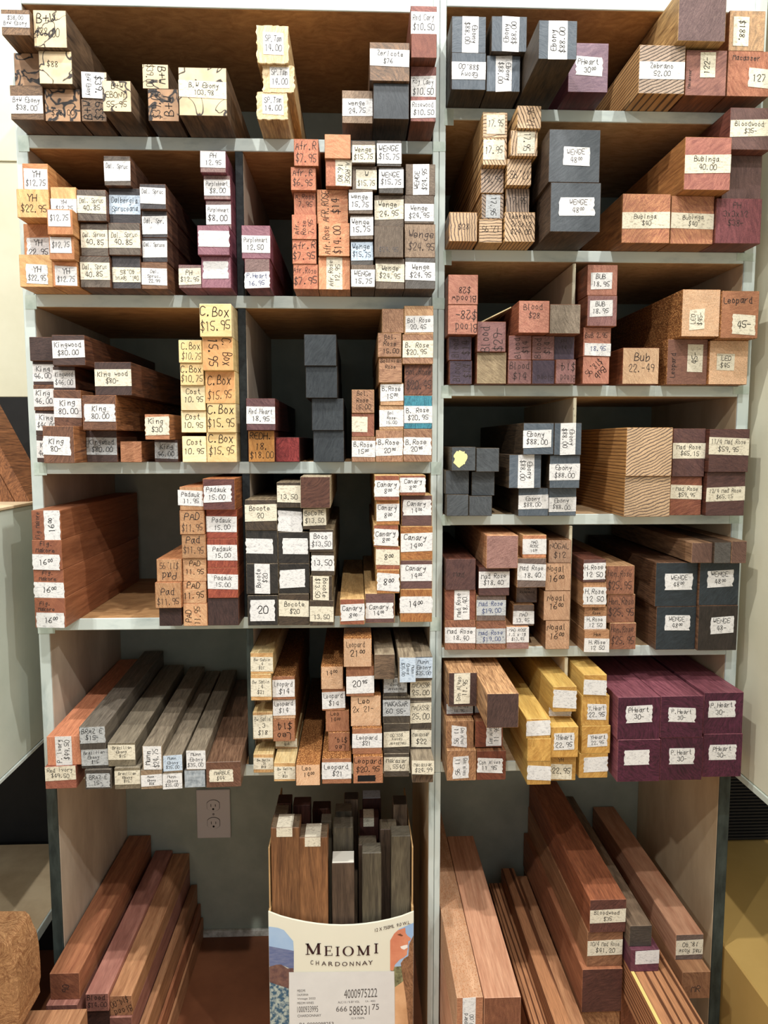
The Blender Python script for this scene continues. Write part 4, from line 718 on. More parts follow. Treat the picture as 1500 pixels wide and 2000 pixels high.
# wall outlet on the back wall
x0, z1 = at_y(383, 1543, DEP - .005); x1, z0 = at_y(451, 1636, DEP - .005)
M_PLATE = flat('outlet_plastic', (226, 224, 222), .35); M_SLOT = flat('outlet_slot', (16, 16, 16))
ou = empty('wall_outlet', ((x0 + x1) / 2, DEP, (z0 + z1) / 2)); tag(ou, 'off-white duplex wall outlet on the grey wall below the lower left beams', 'outlet')
hw, hh = (x1 - x0) / 2, (z1 - z0) / 2
box('cover_plate', -hw, hw, -.0062, -.0006, -hh, hh, M_PLATE, ou, .002)
for s in (1, -1):
    cz = s * hh * .36
    pts = []
    for i in range(24):
        a = 2 * math.pi * i / 24; pts.append((max(-.0150, min(.0150, .0172 * math.cos(a))), cz + .0145 * math.sin(a)))
    V, Fc = plate(pts, -.0080, -.0064); r_ = new_obj('receptacle', mesh('receptacle', V, Fc), ou, [M_PLATE])
    ring = [(p[0] * 1.06, cz + (p[1] - cz) * 1.06) for p in pts]
    V, Fc = plate(ring, -.0066, -.0063); new_obj('receptacle_gap', mesh('receptacle_gap', V, Fc), ou, [M_SLOT])
    for sx, hh2 in ((-.0055, .0036), (.0055, .0030)):
        V, Fc = plate([(sx - .0007, cz + .001 - hh2), (sx + .0007, cz + .001 - hh2), (sx + .0007, cz + .001 + hh2), (sx - .0007, cz + .001 + hh2)], -.0084, -.0081)
        new_obj('slot', mesh('slot', V, Fc), r_, [M_SLOT])
    P = [(.0026 * math.cos(a), cz - .0085 + .0026 * math.sin(a)) for a in [math.pi * 2 * i / 12 for i in range(12)]]
    V, Fc = plate(P, -.0084, -.0081); new_obj('ground_hole', mesh('ground_hole', V, Fc), r_, [M_SLOT])
P = [(.0028 * math.cos(a), .0028 * math.sin(a)) for a in [math.pi * 2 * i / 12 for i in range(12)]]
V, Fc = plate(P, -.0072, -.0064); new_obj('screw', mesh('screw', V, Fc), ou, [flat('screw_steel', (150, 148, 146), .3)])

# ------------------------------------------------------------------ placing the blanks
def parse(lab):
    parts = lab.split(';'); a = parts[0]; kind = a[0]
    nums = [float(v) for v in a[1:].split(',')]
    text = parts[1] if len(parts) > 1 else ''
    rot = int(parts[2]) if len(parts) > 2 and parts[2] else 0
    pap = parts[3] if len(parts) > 3 and parts[3] else 'w'
    ink = parts[4] if len(parts) > 4 and parts[4] else 'k'
    if kind == 'B': r = (0, nums[0], 1, nums[1])
    elif kind == 'V': r = (nums[0], nums[2] if len(nums) > 2 else 0, nums[1], nums[3] if len(nums) > 3 else 1)
    else: r = tuple(nums)
    return kind, r, text, rot, pap, ink

REC = []
for bay, stacks in S.items():
    bx0, bx1, row, bname = BAY[bay]
    zs = SHZ[row]; placed = []
    ents = []
    for si, stack in enumerate(stacks):
        pbase = None
        for li, (spc, l, t, r, b, lab, opt) in enumerate(stack):
            if 'p' in opt: p = opt['p']
            elif li == 0:
                p = -at_z((l + r) / 2, b, zs)[1]; p = max(.004, min(.2, p))
            else: p = pbase + opt.get('dp', 0)
            if li == 0: pbase = p + opt.get('dp', 0)
            p += rnd.uniform(-.0012, .0012)
            x0 = (at_y(l, t, -p)[0] + at_y(l, b, -p)[0]) / 2; x1 = (at_y(r, t, -p)[0] + at_y(r, b, -p)[0]) / 2
            z0 = at_y(l, b, -p)[1]; z1 = at_y(l, t, -p)[1]
            ents.append(dict(sp=spc, x0=x0, x1=x1, z0=z0, z1=z1, rz0=z0, p=p, lab=lab, opt=opt, si=si, li=li, bay=bay, n=len(stack), px=(l, t, r, b)))
    # keep inside the bay
    for e in ents:
        if e['x0'] < bx0 + .0006: s = bx0 + .0006 - e['x0']; e['x0'] += s; e['x1'] += s * .7
        if e['x1'] > bx1 - .0006: s = e['x1'] - bx1 + .0006; e['x1'] -= s; e['x0'] -= s * .7
    # horizontal neighbours that share height: split small overlaps between them
    for i, a in enumerate(ents):
        for b in ents[i + 1:]:
            zo = min(a['z1'], b['z1']) - max(a['z0'], b['z0'])
            if a['si'] == b['si'] and zo < .6 * min(a['z1'] - a['z0'], b['z1'] - b['z0']): continue
            zo = zo; xo = min(a['x1'], b['x1']) - max(a['x0'], b['x0'])
            if xo > -.0004 and zo > .007:
                lft, rgt = (a, b) if a['x0'] + a['x1'] < b['x0'] + b['x1'] else (b, a)
                if xo > .006: print('XOVER', bay, lft['si'], lft['li'], rgt['si'], rgt['li'], round(xo * 1000, 1))
                m = (lft['x1'] + rgt['x0']) / 2; lft['x1'] = m - .0003; rgt['x0'] = m + .0003
    ents.sort(key=lambda e: e['z0'] + e['z1'])
    for e in ents:
        sup = zs; best = 'shelf'
        for q in placed:
            xo = min(e['x1'], q['x1']) - max(e['x0'], q['x0'])
            if xo > .0002 and q['z1'] > sup:
                if q['z1'] > e['z1'] - .008: print('DEEP', bay, e['si'], e['li'], 'on', q['si'], q['li']); continue
                sup = q['z1']; best = (q['si'], q['li'])
        dz = sup - e['z0']
        if abs(dz) > .012: print('SUP', bay, e['si'], e['li'], best, 'dz mm', round(dz * 1000, 1), 'p', round(e['p'], 3))
        if dz > .016 and best != 'shelf': pass
        e['z0'] = sup + .00015
        if e['z1'] < e['z0'] + .014: e['z1'] = e['z0'] + .02
        placed.append(e)
    REC += ents

CEIL = {'L1': TOPZ, 'R1': TOPR}
for a_, b_ in (('L2', 'L1'), ('L3', 'L2'), ('L4', 'L3'), ('L5', 'L4'), ('R2', 'R1'), ('R3', 'R2'), ('R4', 'R3'), ('R5', 'R4'), ('R6', 'R5')): CEIL[a_] = SHZ[b_] - TK
for e in REC:
    c_ = CEIL[BAY[e['bay']][2]] - .0006
    if e['z1'] > c_:
        if e['z1'] - c_ > .006: print('CEIL', e['bay'], e['si'], e['li'], round((e['z1'] - c_) * 1000, 1))
        e['z1'] = c_
ORD = ['bottom', 'second up', 'third up', 'fourth up', 'fifth up', 'sixth up', 'seventh up', 'eighth up']
NUMW = ['first', 'second', 'third', 'fourth', 'fifth', 'sixth', 'seventh', 'eighth', 'ninth', 'tenth', 'eleventh']
BEAM_BAYS = ('L5a',)
def add_writing(parent, text, cx, cz, w, h, rot, seed, ink, y, weight=1.0):
    V, Fc = writing(text, cx, cz, w, h, rot, seed, weight)
    if not V: return
    V = [(a, y, c) for a, b, c in V]
    new_obj('handwriting', mesh('handwriting', V, Fc), parent, [INK[ink]])
def add_label(o, lab, w, h, seed):
    """label on the end face of a blank whose face spans 0..w, 0..h at y = 0"""
    R = random.Random(seed)
    kind, (a, t, c, b), text, rot, pap, ink = parse(lab)
    x0, x1, z0, z1 = a * w, c * w, (1 - b) * h, (1 - t) * h
    if kind in 'BV' or kind == 'R':
        if kind == 'B': x0, x1 = .0004, w - .0004
        if kind == 'V' and t == 0 and b == 1: z0, z1 = .0004, h - .0004
    z0 = max(z0, -.001)
    z1 = min(z1, h + .001)
    target = o; y = -.0002
    if kind != 'D':
        P = tape_poly(x0, x1, z0, z1, kind == 'T', R)
        P = [(max(-.003 if kind == 'T' else -.0004, x), z) for x, z in P]
        V, Fc = plate(P, -.00055, -.00015)
        target = new_obj('price_label', mesh('price_label', V, Fc), o, [PAPER[pap]]); y = -.00075
        x0 += .06 * (x1 - x0); x1 -= .06 * (x1 - x0); zz = z1 - z0; z0 += .08 * zz; z1 -= .06 * zz
    text = text
    if text: add_writing(target, text, (x0 + x1) / 2, (z0 + z1) / 2, x1 - x0, z1 - z0, rot, seed, ink, y)

def clean(s):
    s = s.replace('^', '.').replace('_', '').replace('/', ' ').replace('|', '/').replace('$', '').strip(); return ' '.join(s.split())
def end_block(name, w, h, L, mats, parent=None):
    V, Fc = box_data(0, w, 0, L, 0, h, .0007)
    me = mesh(name, V, Fc); o = new_obj(name, me, parent, mats)
    me.polygons[0].material_index = 1; me.polygons[1].material_index = 1
    return o
seed = 100
for e in REC:
    seed += 1
    opt = e['opt']; endm, sidem, words = SP[e['sp']]
    w, h, p = e['x1'] - e['x0'], e['z1'] - e['z0'], e['p']
    room = p + DEP - .006
    L = min(opt.get('L', 9), room - random.Random(seed).uniform(0, .03))
    yaw = opt.get('yaw', 0)
    if yaw: L = min(L, room - .004 - w * abs(math.sin(math.radians(yaw))))
    nm = 'lumber_beam' if e['bay'] in BEAM_BAYS else 'wood_blank'
    o = end_block(nm, w, h, L, [sidem, endm])
    o.location = (e['x0'], -p, e['z0']); o.rotation_euler = (0, 0, math.radians(yaw))
    bname = BAY[e['bay']][3]
    lab = e['lab']; txt = ''
    if lab:
        add_label(o, lab, w, h, seed); txt = clean(parse(lab)[2])
        if 'wr' in opt:
            k_, (a, t, c, b), tx, rot, pap, ink = parse(opt['wr'])
            add_writing(o, tx, (a + c) / 2 * w, (1 - (t + b) / 2) * h, (c - a) * w, (b - t) * h, rot, seed + 5000, ink, -.0002, 1.3)
    if e['sp'] == 'tam':     # ragged rim of dripped wax
        R = random.Random(seed); P = []
        for (ax_, az_, bx_, bz_) in ((0, 0, w, 0), (w, 0, w, h), (w, h, 0, h), (0, h, 0, 0)):
            for i in range(11):
                u = i / 11; P.append((ax_ + (bx_ - ax_) * u + R.uniform(-.0012, .0022) * (1 if (ax_ + bx_) / 2 > w * .4 else -1), az_ + (bz_ - az_) * u + R.uniform(-.0004, .0012) * (1 if az_ + bz_ > h * .6 else -1)))
        V, Fc = plate(P, -.00012, .004); new_obj('wax_rim', mesh('wax_rim', V, Fc), o, [endm])
    if 'mark' in opt:
        V, Fc = plate(tape_poly(w * .15, w * .75, h * .08, h * .3, True, random.Random(3)), -.0004, -.0001)
        new_obj('ink_block', mesh('ink_block', V, Fc), o, [INK['k']])
    if 'blot' in opt:
        R = random.Random(5)
        P = [(w * (.36 + .30 * math.cos(a) * R.uniform(.75, 1.1)), h * (.52 + .36 * math.sin(a) * R.uniform(.8, 1.1))) for a in [2 * math.pi * i / 26 for i in range(26)]]
        V, Fc = plate(P, -.0005, -.0001); new_obj('paint_blot', mesh('paint_blot', V, Fc), o, [flat('cream_paint', (240, 228, 160))])
    kind = lab[0] if lab else ''
    first = words.split()
    if txt: mid = (' marked ' if kind == 'D' else ' labelled ') + ' '.join(txt.split()[:2])
    elif kind in ('T', 'R', 'B', 'V'): mid = ' with blank tape'
    else: mid = ' without label'
    pos = 'lone piece' if e['n'] == 1 else ORD[e['li']]
    what = 'beam' if nm == 'lumber_beam' else 'blank'
    wl = words.split()[-3:]
    if e['sp'] == 'tea': wl = ['teal', 'rosewood']
    nst = NUMW[e['si']]
    label = f"{' '.join(wl)} {what}{mid}, {pos}, {nst} stack, {bname}"
    while len(label.replace('-', ' - ').split()) > 24 or len(label.split()) > 16:
        if len(wl) > 1: wl = wl[1:]
        else: break
        label = f"{' '.join(wl)} {what}{mid}, {pos}, {nst} stack, {bname}"
    tag(o, label, 'wood beam' if what == 'beam' else 'wood blank', f"wood blanks stacked in the {bname}")
    e['obj'] = o

# cardboard sheet lying on the stacks in the third right bay
x0, x1 = at_y(934, 620, .0)[0], next(e['x0'] for e in REC if e['bay'] == 'R3a' and e['si'] == 2 and e['li'] == 2) - .002
ztop = max(e['z1'] for e in REC if e['bay'] == 'R3a' and e['si'] == 1 and e['li'] == 1)
def at_x(px, py, X):
    d = ray(px, py); t = X / d.x; p = CAM + d * t; return p.y, p.z
V, Fc = plate([(x0, ztop + .001), (x1, ztop + .030), (x1, ztop + .032), (x0, ztop + .003)], -.005, .27)
tag(new_obj('cardboard_sheet', mesh('cardboard_sheet', V, Fc), None, [plain('pale_cardboard', (226, 210, 160), scale=30)]),
    'thin pale cardboard sheet lying tilted over mauve bloodwood blanks, third-row centre-right bay', 'cardboard')

# ------------------------------------------------------------------ beams in the two bottom bays
def plank(name, x0, x1, Yf, Yb, z0, z1, spc, label, cat='wood beam', group='long beams on the floor bays', yaw=0, lab=None, wr=None, seed=1):
    endm, sidem, _w = SP[spc]
    o = end_block(name, x1 - x0, z1 - z0, Yb - Yf, [sidem, endm]); o.location = (x0, Yf, z0)
    o.rotation_euler = (0, 0, math.radians(yaw))
    if lab: add_label(o, lab, x1 - x0, z1 - z0, seed)
    if wr:
        k_, (a, t, c, b), tx, rot, pap, ink = parse(wr); w, h = x1 - x0, z1 - z0
        add_writing(o, tx, (a + c) / 2 * w, (1 - (t + b) / 2) * h, (c - a) * w, (b - t) * h, rot, seed + 99, ink, -.0002, 1.2)
    tag(o, label, cat, group); return o
YB = DEP - .004
BM = {
 'ra': (wood((164, 98, 66), (112, 62, 44), scale=50), wood((196, 126, 84), (150, 86, 56), scale=30, dist=3, pore=.2), 'reddish-brown'),
 'rp': (wood((150, 96, 82), (110, 66, 60), scale=50), wood((190, 128, 110), (146, 88, 76), scale=30, dist=3, pore=.2), 'pinkish'),
 'rt': (wood((176, 122, 84), (128, 82, 56), scale=50), wood((204, 146, 100), (156, 102, 66), scale=30, dist=3, pore=.2), 'tan'),
 'rl': (wood((150, 92, 62), (118, 66, 46), scale=50), wood((214, 158, 122), (180, 120, 88), scale=30, dist=2, pore=.12), 'pale pinkish'),
 'rs': (wood((196, 140, 90), (120, 72, 44), scale=60), wood((206, 140, 92), (110, 64, 38), scale=45, dist=4, lines=.18, ys=.03), 'streaked'),
 'dk': (wood((112, 66, 56), (76, 44, 40), scale=60, wax=.7), wood((176, 102, 64), (126, 68, 44), scale=40), 'dark waxed'),
 'gd': (wood((84, 76, 68), (60, 54, 50), scale=60), wood((140, 116, 92), (92, 74, 58), scale=60), 'dark grey'),
 'pp': (wood((136, 74, 92), (96, 48, 66), scale=60), wood((140, 78, 96), (100, 50, 66), scale=60), 'purple'),
 'dh': (wood((74, 44, 36), (46, 28, 26), scale=60), wood((104, 60, 42), (62, 36, 28), scale=40), 'dark brown'),
 'sk': (wood((128, 116, 94), (92, 82, 66), scale=60), wood((104, 82, 64), (66, 50, 40), scale=40), 'grey-brown'),
 'sb': (wood((140, 118, 92), (96, 78, 60), scale=60), wood((160, 106, 62), (96, 58, 34), scale=35, dist=5), 'brown'),
 'so': (wood((126, 118, 100), (92, 86, 72), scale=60), wood((110, 100, 78), (66, 58, 48), scale=40), 'olive-grey'),
 'sr': (wood((92, 56, 50), (60, 36, 34), scale=60), wood((96, 52, 40), (58, 30, 26), scale=40), 'dark red'),
}
SP.update(BM)
SP['lpb'] = (SP['leb'][0], wood((214, 166, 128), (186, 136, 98), scale=40, fleck=(176, 122, 84), pore=.2), '')
def front_of(px_l, px_r, py, Z):
    xa, ya = at_z(px_l, py, Z); xb, yb = at_z(px_r, py, Z); return xa, xb, (ya + yb) / 2
# left bay
ZA = at_y(277, 1630, DEP)[1]; ax0, ax1, aY = front_of(97, 154, 1901, ZA); hA = ZA - at_y(97, 1953, aY)[1]
sx = max(0, XL_IN + .001 - ax0); ax0 += sx; ax1 += sx * .6
plank('lumber_beam', ax0, ax1, aY, YB, ZA - hA, ZA, 'ra', 'topmost square reddish-brown beam at the far left, numbers inked on its end', lab='D.3,.2,.8,.9;90;90;;n')
zz = ZA - hA - .0003; Y2 = at_z(88, 1964, zz)[1]; Y2 = min(Y2, aY - .005)
plank('lumber_beam', XL_IN + .001, ax1 - .0005, max(Y2, aY - .03), YB, zz - .055, zz, 'rp', 'pinkish beam directly beneath the topmost far-left beam')
plank('lumber_beam', XL_IN + .001, ax1 - .001, aY, YB, .0003, zz - .0555, 'ra', 'lowest reddish beam on the floor against the left side panel')
ZB = at_y(321, 1659, DEP)[1]; bx0, bx1, bY = front_of(167, 211, 1941, ZB); hB = ZB - at_y(167, 1976, bY)[1]
bx0 = max(bx0, ax1 + .0005)
plank('lumber_beam', bx0, bx1, bY, YB, ZB - hB, ZB, 'rp', 'slim pinkish beam marked Blood 14.00, second from the left', lab='D.05,.05,.95,.85;Blood/$14.00')
plank('lumber_beam', bx0, bx1, bY + .004, YB, ZB - hB - .05, ZB - hB - .0003, 'dh', 'dark red beam under the slim pinkish one')
plank('lumber_beam', bx0, bx1, bY + .006, YB, .0003, ZB - hB - .0505, 'ra', 'floor-level beam under the dark red one')
ZC = at_y(355, 1665, DEP)[1]; cx0, cx1, cY = front_of(213, 257, 1945, ZC); hC = ZC - at_y(213, 1984, cY)[1]
cx0 = max(cx0, bx1 + .0005)
plank('lumber_beam', cx0, cx1, cY, YB, ZC - hC, ZC, 'rt', 'slim tan beam marked Blood 14.00 upside down, third from the left', lab='D.05,.05,.95,.95;Blood/$14.00;200')
plank('lumber_beam', cx0, cx1, cY - .004, YB, ZC - hC - .05, ZC - hC - .0003, 'rp', 'pinkish beam under the slim tan one')
plank('lumber_beam', cx0, cx1, cY + .003, YB, .0003, ZC - hC - .0505, 'rt', 'floor-level tan beam under the pinkish one')
for (pa, pb, py, spc, lb, Yf) in ((374, 386, 1726, 'rt', 'tan board standing on edge beside the beam stacks', -.14), (387.5, 393, 1763, 'ra', 'thin reddish board on edge, lower, beside the tan one', -.12), (394, 398, 1790, 'rt', 'lowest thin board on edge, nearest the bare floor', -.10)):
    zt = at_y(pa, py, DEP)[1]; xa = at_y(pa, py, DEP)[0]; xb = at_y(pb, py, DEP)[0]
    xa = max(xa, cx1 + .0005)
    plank('lumber_board', xa, xb - .0004, Yf, YB, .0003, zt, spc, lb)
# right bay
ZE = at_y(864, 1579, DEP)[1]; ex0, ex1, eY = front_of(882, 944, 1948, ZE)
ex0 = max(ex0 - .0, XP1 + .002)
plank('lumber_beam', ex0, ex1, eY, YB, ZE - .085, ZE, 'lpb', 'long pale beam by the centre post with upright tape reading Leopard 27.00', lab='V.22,.72;Leopard/27.00;90;w')
plank('lumber_beam', ex0, ex1, eY + .02, YB, .0003, ZE - .0855, 'rl', 'beam on the floor beneath the long pale beam by the centre post')
fx0, fx1, fY = front_of(945.5, 1018, 1948, ZE)
plank('lumber_beam', fx0, fx1, fY, .27, ZE - .075, ZE, 'rl', 'wide pale pinkish beam with dark brown waxed end, beside the centre post beam')
plank('lumber_beam', fx0, fx1, fY + .01, .27, .0003, ZE - .0755, 'ra', 'beam on the floor beneath the wide pale pinkish one')
zf = at_y(985, 1698, .34)[1]
f0 = at_y(956, 1722, .33)[0]; f1 = at_y(1030, 1722, .33)[0]
w3 = (f1 - f0) / 3; f0 = max(f0, fx1 + .003)
plank('lumber_board', f0, f0 + w3, -.22, .34, .0003, zf - .035, 'rs', 'lower left streaked brown board of the rough middle bundle')
plank('lumber_board', f0 + w3 + .0005, f0 + 2 * w3, -.22, .345, .0003, zf, 'rs', 'highest streaked brown board of the rough middle bundle')
plank('lumber_board', f0 + 2 * w3 + .0005, f0 + 3 * w3, -.20, .34, .0003, zf - .018, 'rt', 'right-hand lighter streaked board of the rough middle bundle')
ZG = at_y(1040, 1525, DEP)[1]; gx0, gx1, gY = front_of(1152, 1224, 1757, ZG)
gz = [ZG] + [at_y(1150, v, gY)[1] for v in (1822, 1890, 1974)]
gx0 = max(gx0, f0 + 3 * w3 + .004)
plank('lumber_beam', gx0, gx1, gY, YB, gz[1], gz[0], 'dk', 'topmost reddish beam of the middle stack, tape reading Bloodwood 35', lab='B.3,.7;Bloodwood/$35;0;c')
plank('lumber_beam', gx0 - .002, gx1 - .003, gY + .003, YB, gz[2], gz[1] - .0003, 'rt', 'tan beam with tape reading 10/4 Mad Rose, under the Bloodwood beam', lab='B.25,.68;10|4 Mad Rose/$41.20;0;c')
SP['dkx'] = (SP['dk'][0], SP['ra'][1], '')
plank('lumber_beam', gx0 - .012, gx1 - .004, gY - .004, YB, gz[3], gz[2] - .0003, 'dkx', 'large beam with dark waxed end, third from the top of the middle stack')
plank('lumber_beam', gx0 - .010, gx1 - .005, gY, YB, .0003, gz[3] - .0003, 'rs', 'striped golden-brown beam at the foot of the middle stack')
ZH = at_y(1115, 1554, DEP)[1]; hx0, hx1, hY = front_of(1226, 1274, 1808, ZH); hz1 = at_y(1230, 1849, hY)[1]; hz2 = at_y(1235, 1892, hY)[1]
hx0 = max(hx0, gx1 + .001)
plank('lumber_beam', hx0, hx1, hY, YB, hz1, ZH, 'gd', 'small dark grey square beam lying on the purple one')
plank('lumber_beam', hx0 + .001, hx1 + .012, hY - .008, YB - .05, hz2, hz1 - .0003, 'pp', 'purple beam with blank tape under the dark grey one', lab='R.15,.05,1,.65;_;0;w')
jx0 = max(at_z(1285, 2000, hz2)[0], gx1 + .001); jx1 = at_z(1376, 2000, hz2)[0]
b_ = plank('lumber_beam', jx0, jx1, -.24, YB, hz2 - .075, hz2 - .0003, 'rs', 'wide streaked reddish beam with a pale yellow sapwood edge, running out toward the viewer')
V, Fc = box_data(0, .006, -.0001, YB + .24, .0752 - .0005, .0755 + .0004, .0001)
new_obj('sapwood_edge', mesh('sapwood_edge', V, Fc), b_, [flat('sapwood', (236, 210, 130))])
plank('lumber_beam', jx0 + .002, jx1 - .002, -.06, YB, .0003, hz2 - .0755, 'ra', 'beam on the floor under the wide streaked reddish beam')
ZI = at_y(1180, 1574, DEP)[1]; ix0, ix1, iY = front_of(1320, 1375, 1825, ZI); iz1 = at_y(1320, 1875, iY)[1]
s_ = max(0, ix1 - XR_IN + .001); ix1 -= s_; ix0 -= s_ * .5
SP['ix'] = (SP['mag'][0], SP['rl'][1], '')
plank('lumber_beam', max(ix0, jx1 + .0), ix1, iY, YB, iz1, ZI, 'ix', 'pale-topped beam by the right panel, tape reading Mad Rose 18.40 upside down', lab='B.22,.8;Mad Rose/18.40;180;c')
iY2 = at_z(1331, 1899, iz1 - .0003)[1]; iz2 = at_y(1335, 1951, iY2)[1]
ix0 = max(ix0, jx1)
plank('lumber_beam', ix0, ix1, iY2, YB, iz2, iz1 - .0003, 'rt', 'beam marked M R with a chipped end under the Mad Rose 18.40 beam', lab='D.2,.4,.85,.95;MR;0;;n')
plank('lumber_beam', ix0 + .006, ix1 - .006, .05, YB, .0003, iz2 - .0003, 'dh', 'dark recessed beam on the floor by the right panel')

# ------------------------------------------------------------------ wine carton with upright sticks
BY = -.055
bx0_, bzt = at_y(524, 1781, BY); bx1_, _z = at_y(808, 1783, BY)
BW = bx1_ - bx0_; BD = .27
M_CARD = plain('carton_board', (196, 160, 112), scale=40, bump=.1)
M_CPR = plain('carton_cream_print', (232, 230, 212), rough=.5, scale=6, var=.04, bump=.05)
ct_ = empty('wine_carton', (bx0_, BY, 0)); tag(ct_, 'cream printed wine carton with open top holding upright dark sticks, bottom centre', 'box')
n = 12; t_ = .004
prof = []
for i in range(n + 1):
    px = 524 + (808 - 524) * i / n
    u = i / n; py = 1781 + 27 * (math.sin(math.pi * u) ** .8)
    prof.append((BW * u, at_y(px, py, BY)[1]))
def prof_wall(name, prof, y0, y1, mats, z0=.0004):
    V = []; Fc = []
    m = len(prof)
    for yy in (y0, y1):
        for x, z in prof: V.append((x, yy, z0)); V.append((x, yy, z))
    o = 2 * m
    for i in range(m - 1):
        a = 2 * i
        Fc.append([a, a + 2, a + 3, a + 1]); Fc.append([o + a + 2, o + a, o + a + 1, o + a + 3]); Fc.append([a + 1, a + 3, o + a + 3, o + a + 1]); Fc.append([a, o + a, o + a + 2, a + 2])
    Fc.append([0, 1, o + 1, o]); Fc.append([2 * m - 2, o + 2 * m - 2, o + 2 * m - 1, 2 * m - 1])
    return new_obj(name, mesh(name, V, Fc), ct_, mats)
prof_wall('front_panel', prof, 0, t_, [M_CPR])
top = prof[0][1]
def cbox(name, *a): 
    V, Fc = box_data(*a, .0006); return new_obj(name, mesh(name, V, Fc), ct_, [M_CARD])
cbox('side_panel', 0, t_, t_ + .0003, BD, .0004, top); cbox('side_panel', BW - t_, BW, t_ + .0003, BD, .0004, top)
cbox('back_panel', t_ + .0003, BW - t_ - .0003, BD - t_, BD, .0004, top); cbox('bottom_panel', t_ + .0003, BW - t_ - .0003, t_ + .0003, BD - t_ - .0003, .0004, .004)
cbox('flap', .0003, .003, .012, BD - .02, top + .0003, top + .12); cbox('flap', BW - .003, BW - .0003, .012, BD - .02, top + .0003, top + .115)

# printing on the front panel (pixel rectangles of the photograph turned into positions on the panel)
def bp_(zx, zy):
    x, z = at_y(490 + zx / 4.054, 1770 + zy / 4.054, BY); return (x - bx0_, z)
fp = ct_
def print_poly(name, pts, mat, d=.0004, parent=None):
    P = [bp_(*q) for q in pts]
    P = [(max(.0003, min(BW - .0003, x)), z) for x, z in P]
    a = sum(P[i][0] * P[(i + 1) % len(P)][1] - P[(i + 1) % len(P)][0] * P[i][1] for i in range(len(P)))
    if a < 0: P = P[::-1]
    V = [(x, -d, z) for x, z in P]
    return new_obj(name, mesh(name, V, [list(range(len(P)))]), parent or fp, [mat])
print_poly('printed_sky', [(135, 160), (215, 170), (262, 188), (335, 275), (340, 352), (135, 315)], plain('print_sky', (150, 182, 220), scale=8, c2=(176, 200, 226), bump=0))
print_poly('printed_sea', [(135, 315), (340, 352), (340, 505), (240, 462), (135, 475)], plain('print_sea', (92, 104, 146), scale=60, c2=(120, 128, 160), bump=0, stretch=(1, 1, 4)))
print_poly('printed_rocks', [(135, 478), (200, 462), (240, 460), (290, 492), (335, 488), (340, 520), (302, 520), (300, 650), (135, 600)], plain('print_rock', (92, 66, 66), scale=90, c2=(130, 96, 84), bump=0), .0005)
print_poly('printed_surf', [(135, 600), (300, 650), (306, 1100), (135, 1100)], plain('print_surf', (60, 92, 116), scale=110, c2=(176, 186, 178), bump=0, lo=.42, hi=.56), .00045)
print_poly('printed_sky', [(1170, 180), (1295, 130), (1300, 520), (1103, 520)], plain('print_sky', (150, 182, 220)), .0004)
print_poly('printed_foliage', [(1110, 480), (1230, 470), (1230, 640), (1140, 640), (1135, 520), (1110, 520)], plain('print_foliage', (86, 84, 60), scale=120, c2=(150, 150, 110), bump=0), .00045)
SKIN = plain('print_skin', (226, 152, 118), scale=20, c2=(206, 124, 94), bump=0)
print_poly('printed_face', [(1103, 270), (1135, 215), (1165, 188), (1222, 168), (1226, 212), (1240, 232), (1268, 252), (1262, 268), (1246, 276), (1246, 300), (1240, 318), (1244, 332), (1238, 352), (1236, 382), (1212, 404), (1180, 420), (1140, 462), (1128, 508), (1103, 508)], SKIN, .0005)
print_poly('printed_smile', [(1182, 318), (1210, 308), (1240, 302), (1240, 326), (1214, 342), (1192, 334)], flat('print_smile', (244, 238, 230)), .0007)
print_poly('printed_brow', [(1158, 224), (1182, 214), (1206, 232), (1190, 236)], flat('print_brow', (120, 72, 50)), .0007)
HAIR = wood((176, 124, 84), (108, 70, 44), scale=60, dist=6, ys=1)
print_poly('printed_hair', [(1296, 230), (1320, 250), (1320, 1100), (1262, 1100), (1226, 720), (1206, 590), (1186, 450), (1212, 412), (1246, 392), (1252, 300), (1270, 262)], HAIR, .0006)
print_poly('printed_blouse', [(1140, 640), (1206, 592), (1228, 720), (1262, 1100), (1140, 1100)], plain('print_blouse', (230, 184, 140), scale=20, c2=(206, 156, 112), bump=0), .00055)
STK = plain('sticker_paper', (222, 222, 220), scale=30, var=.05, bump=.05)
print_poly('white_sticker', [(302, 520), (1135, 512), (1142, 1100), (310, 1100)], STK, .0008)
PINK = flat('carton_print_ink', (58, 30, 34)); GINK = flat('sticker_ink', (96, 92, 90))
def text_mesh(body, x0, y0, x1, y1, ink=PINK, d=.0010, slope=0):
    """letters of a plain built-in face fitted to a rectangle"""
    cu = bpy.data.curves.new('printed_text', 'FONT'); cu.body = body; cu.resolution_u = 3
    o = bpy.data.objects.new('tmp', cu); COL.objects.link(o)
    dg = bpy.context.evaluated_depsgraph_get(); me = bpy.data.meshes.new_from_object(o.evaluated_get(dg)); bpy.data.objects.remove(o)
    xs = [v.co.x for v in me.vertices]; ys = [v.co.y for v in me.vertices]
    if not xs: return
    ax, az = bp_(x0, y1); bx, bz = bp_(x1, y0)
    for v in me.vertices:
        u = (v.co.x - min(xs)) / (max(xs) - min(xs)); w = (v.co.y - min(ys)) / (max(ys) - min(ys))
        v.co = (ax + u * (bx - ax), -d, az + w * (bz - az) + slope * u * (bx - ax))
    me.materials.clear()
    return new_obj('printed_text', me, fp, [ink])
text_mesh('12 X 750ML  9.0 W.L.', 982, 168, 1262, 202, PINK, slope=.22)
cw = [(472, 500), (515, 545), (560, 603), (615, 655), (668, 712), (722, 770), (783, 820), (834, 872), (880, 930), (928, 972)]
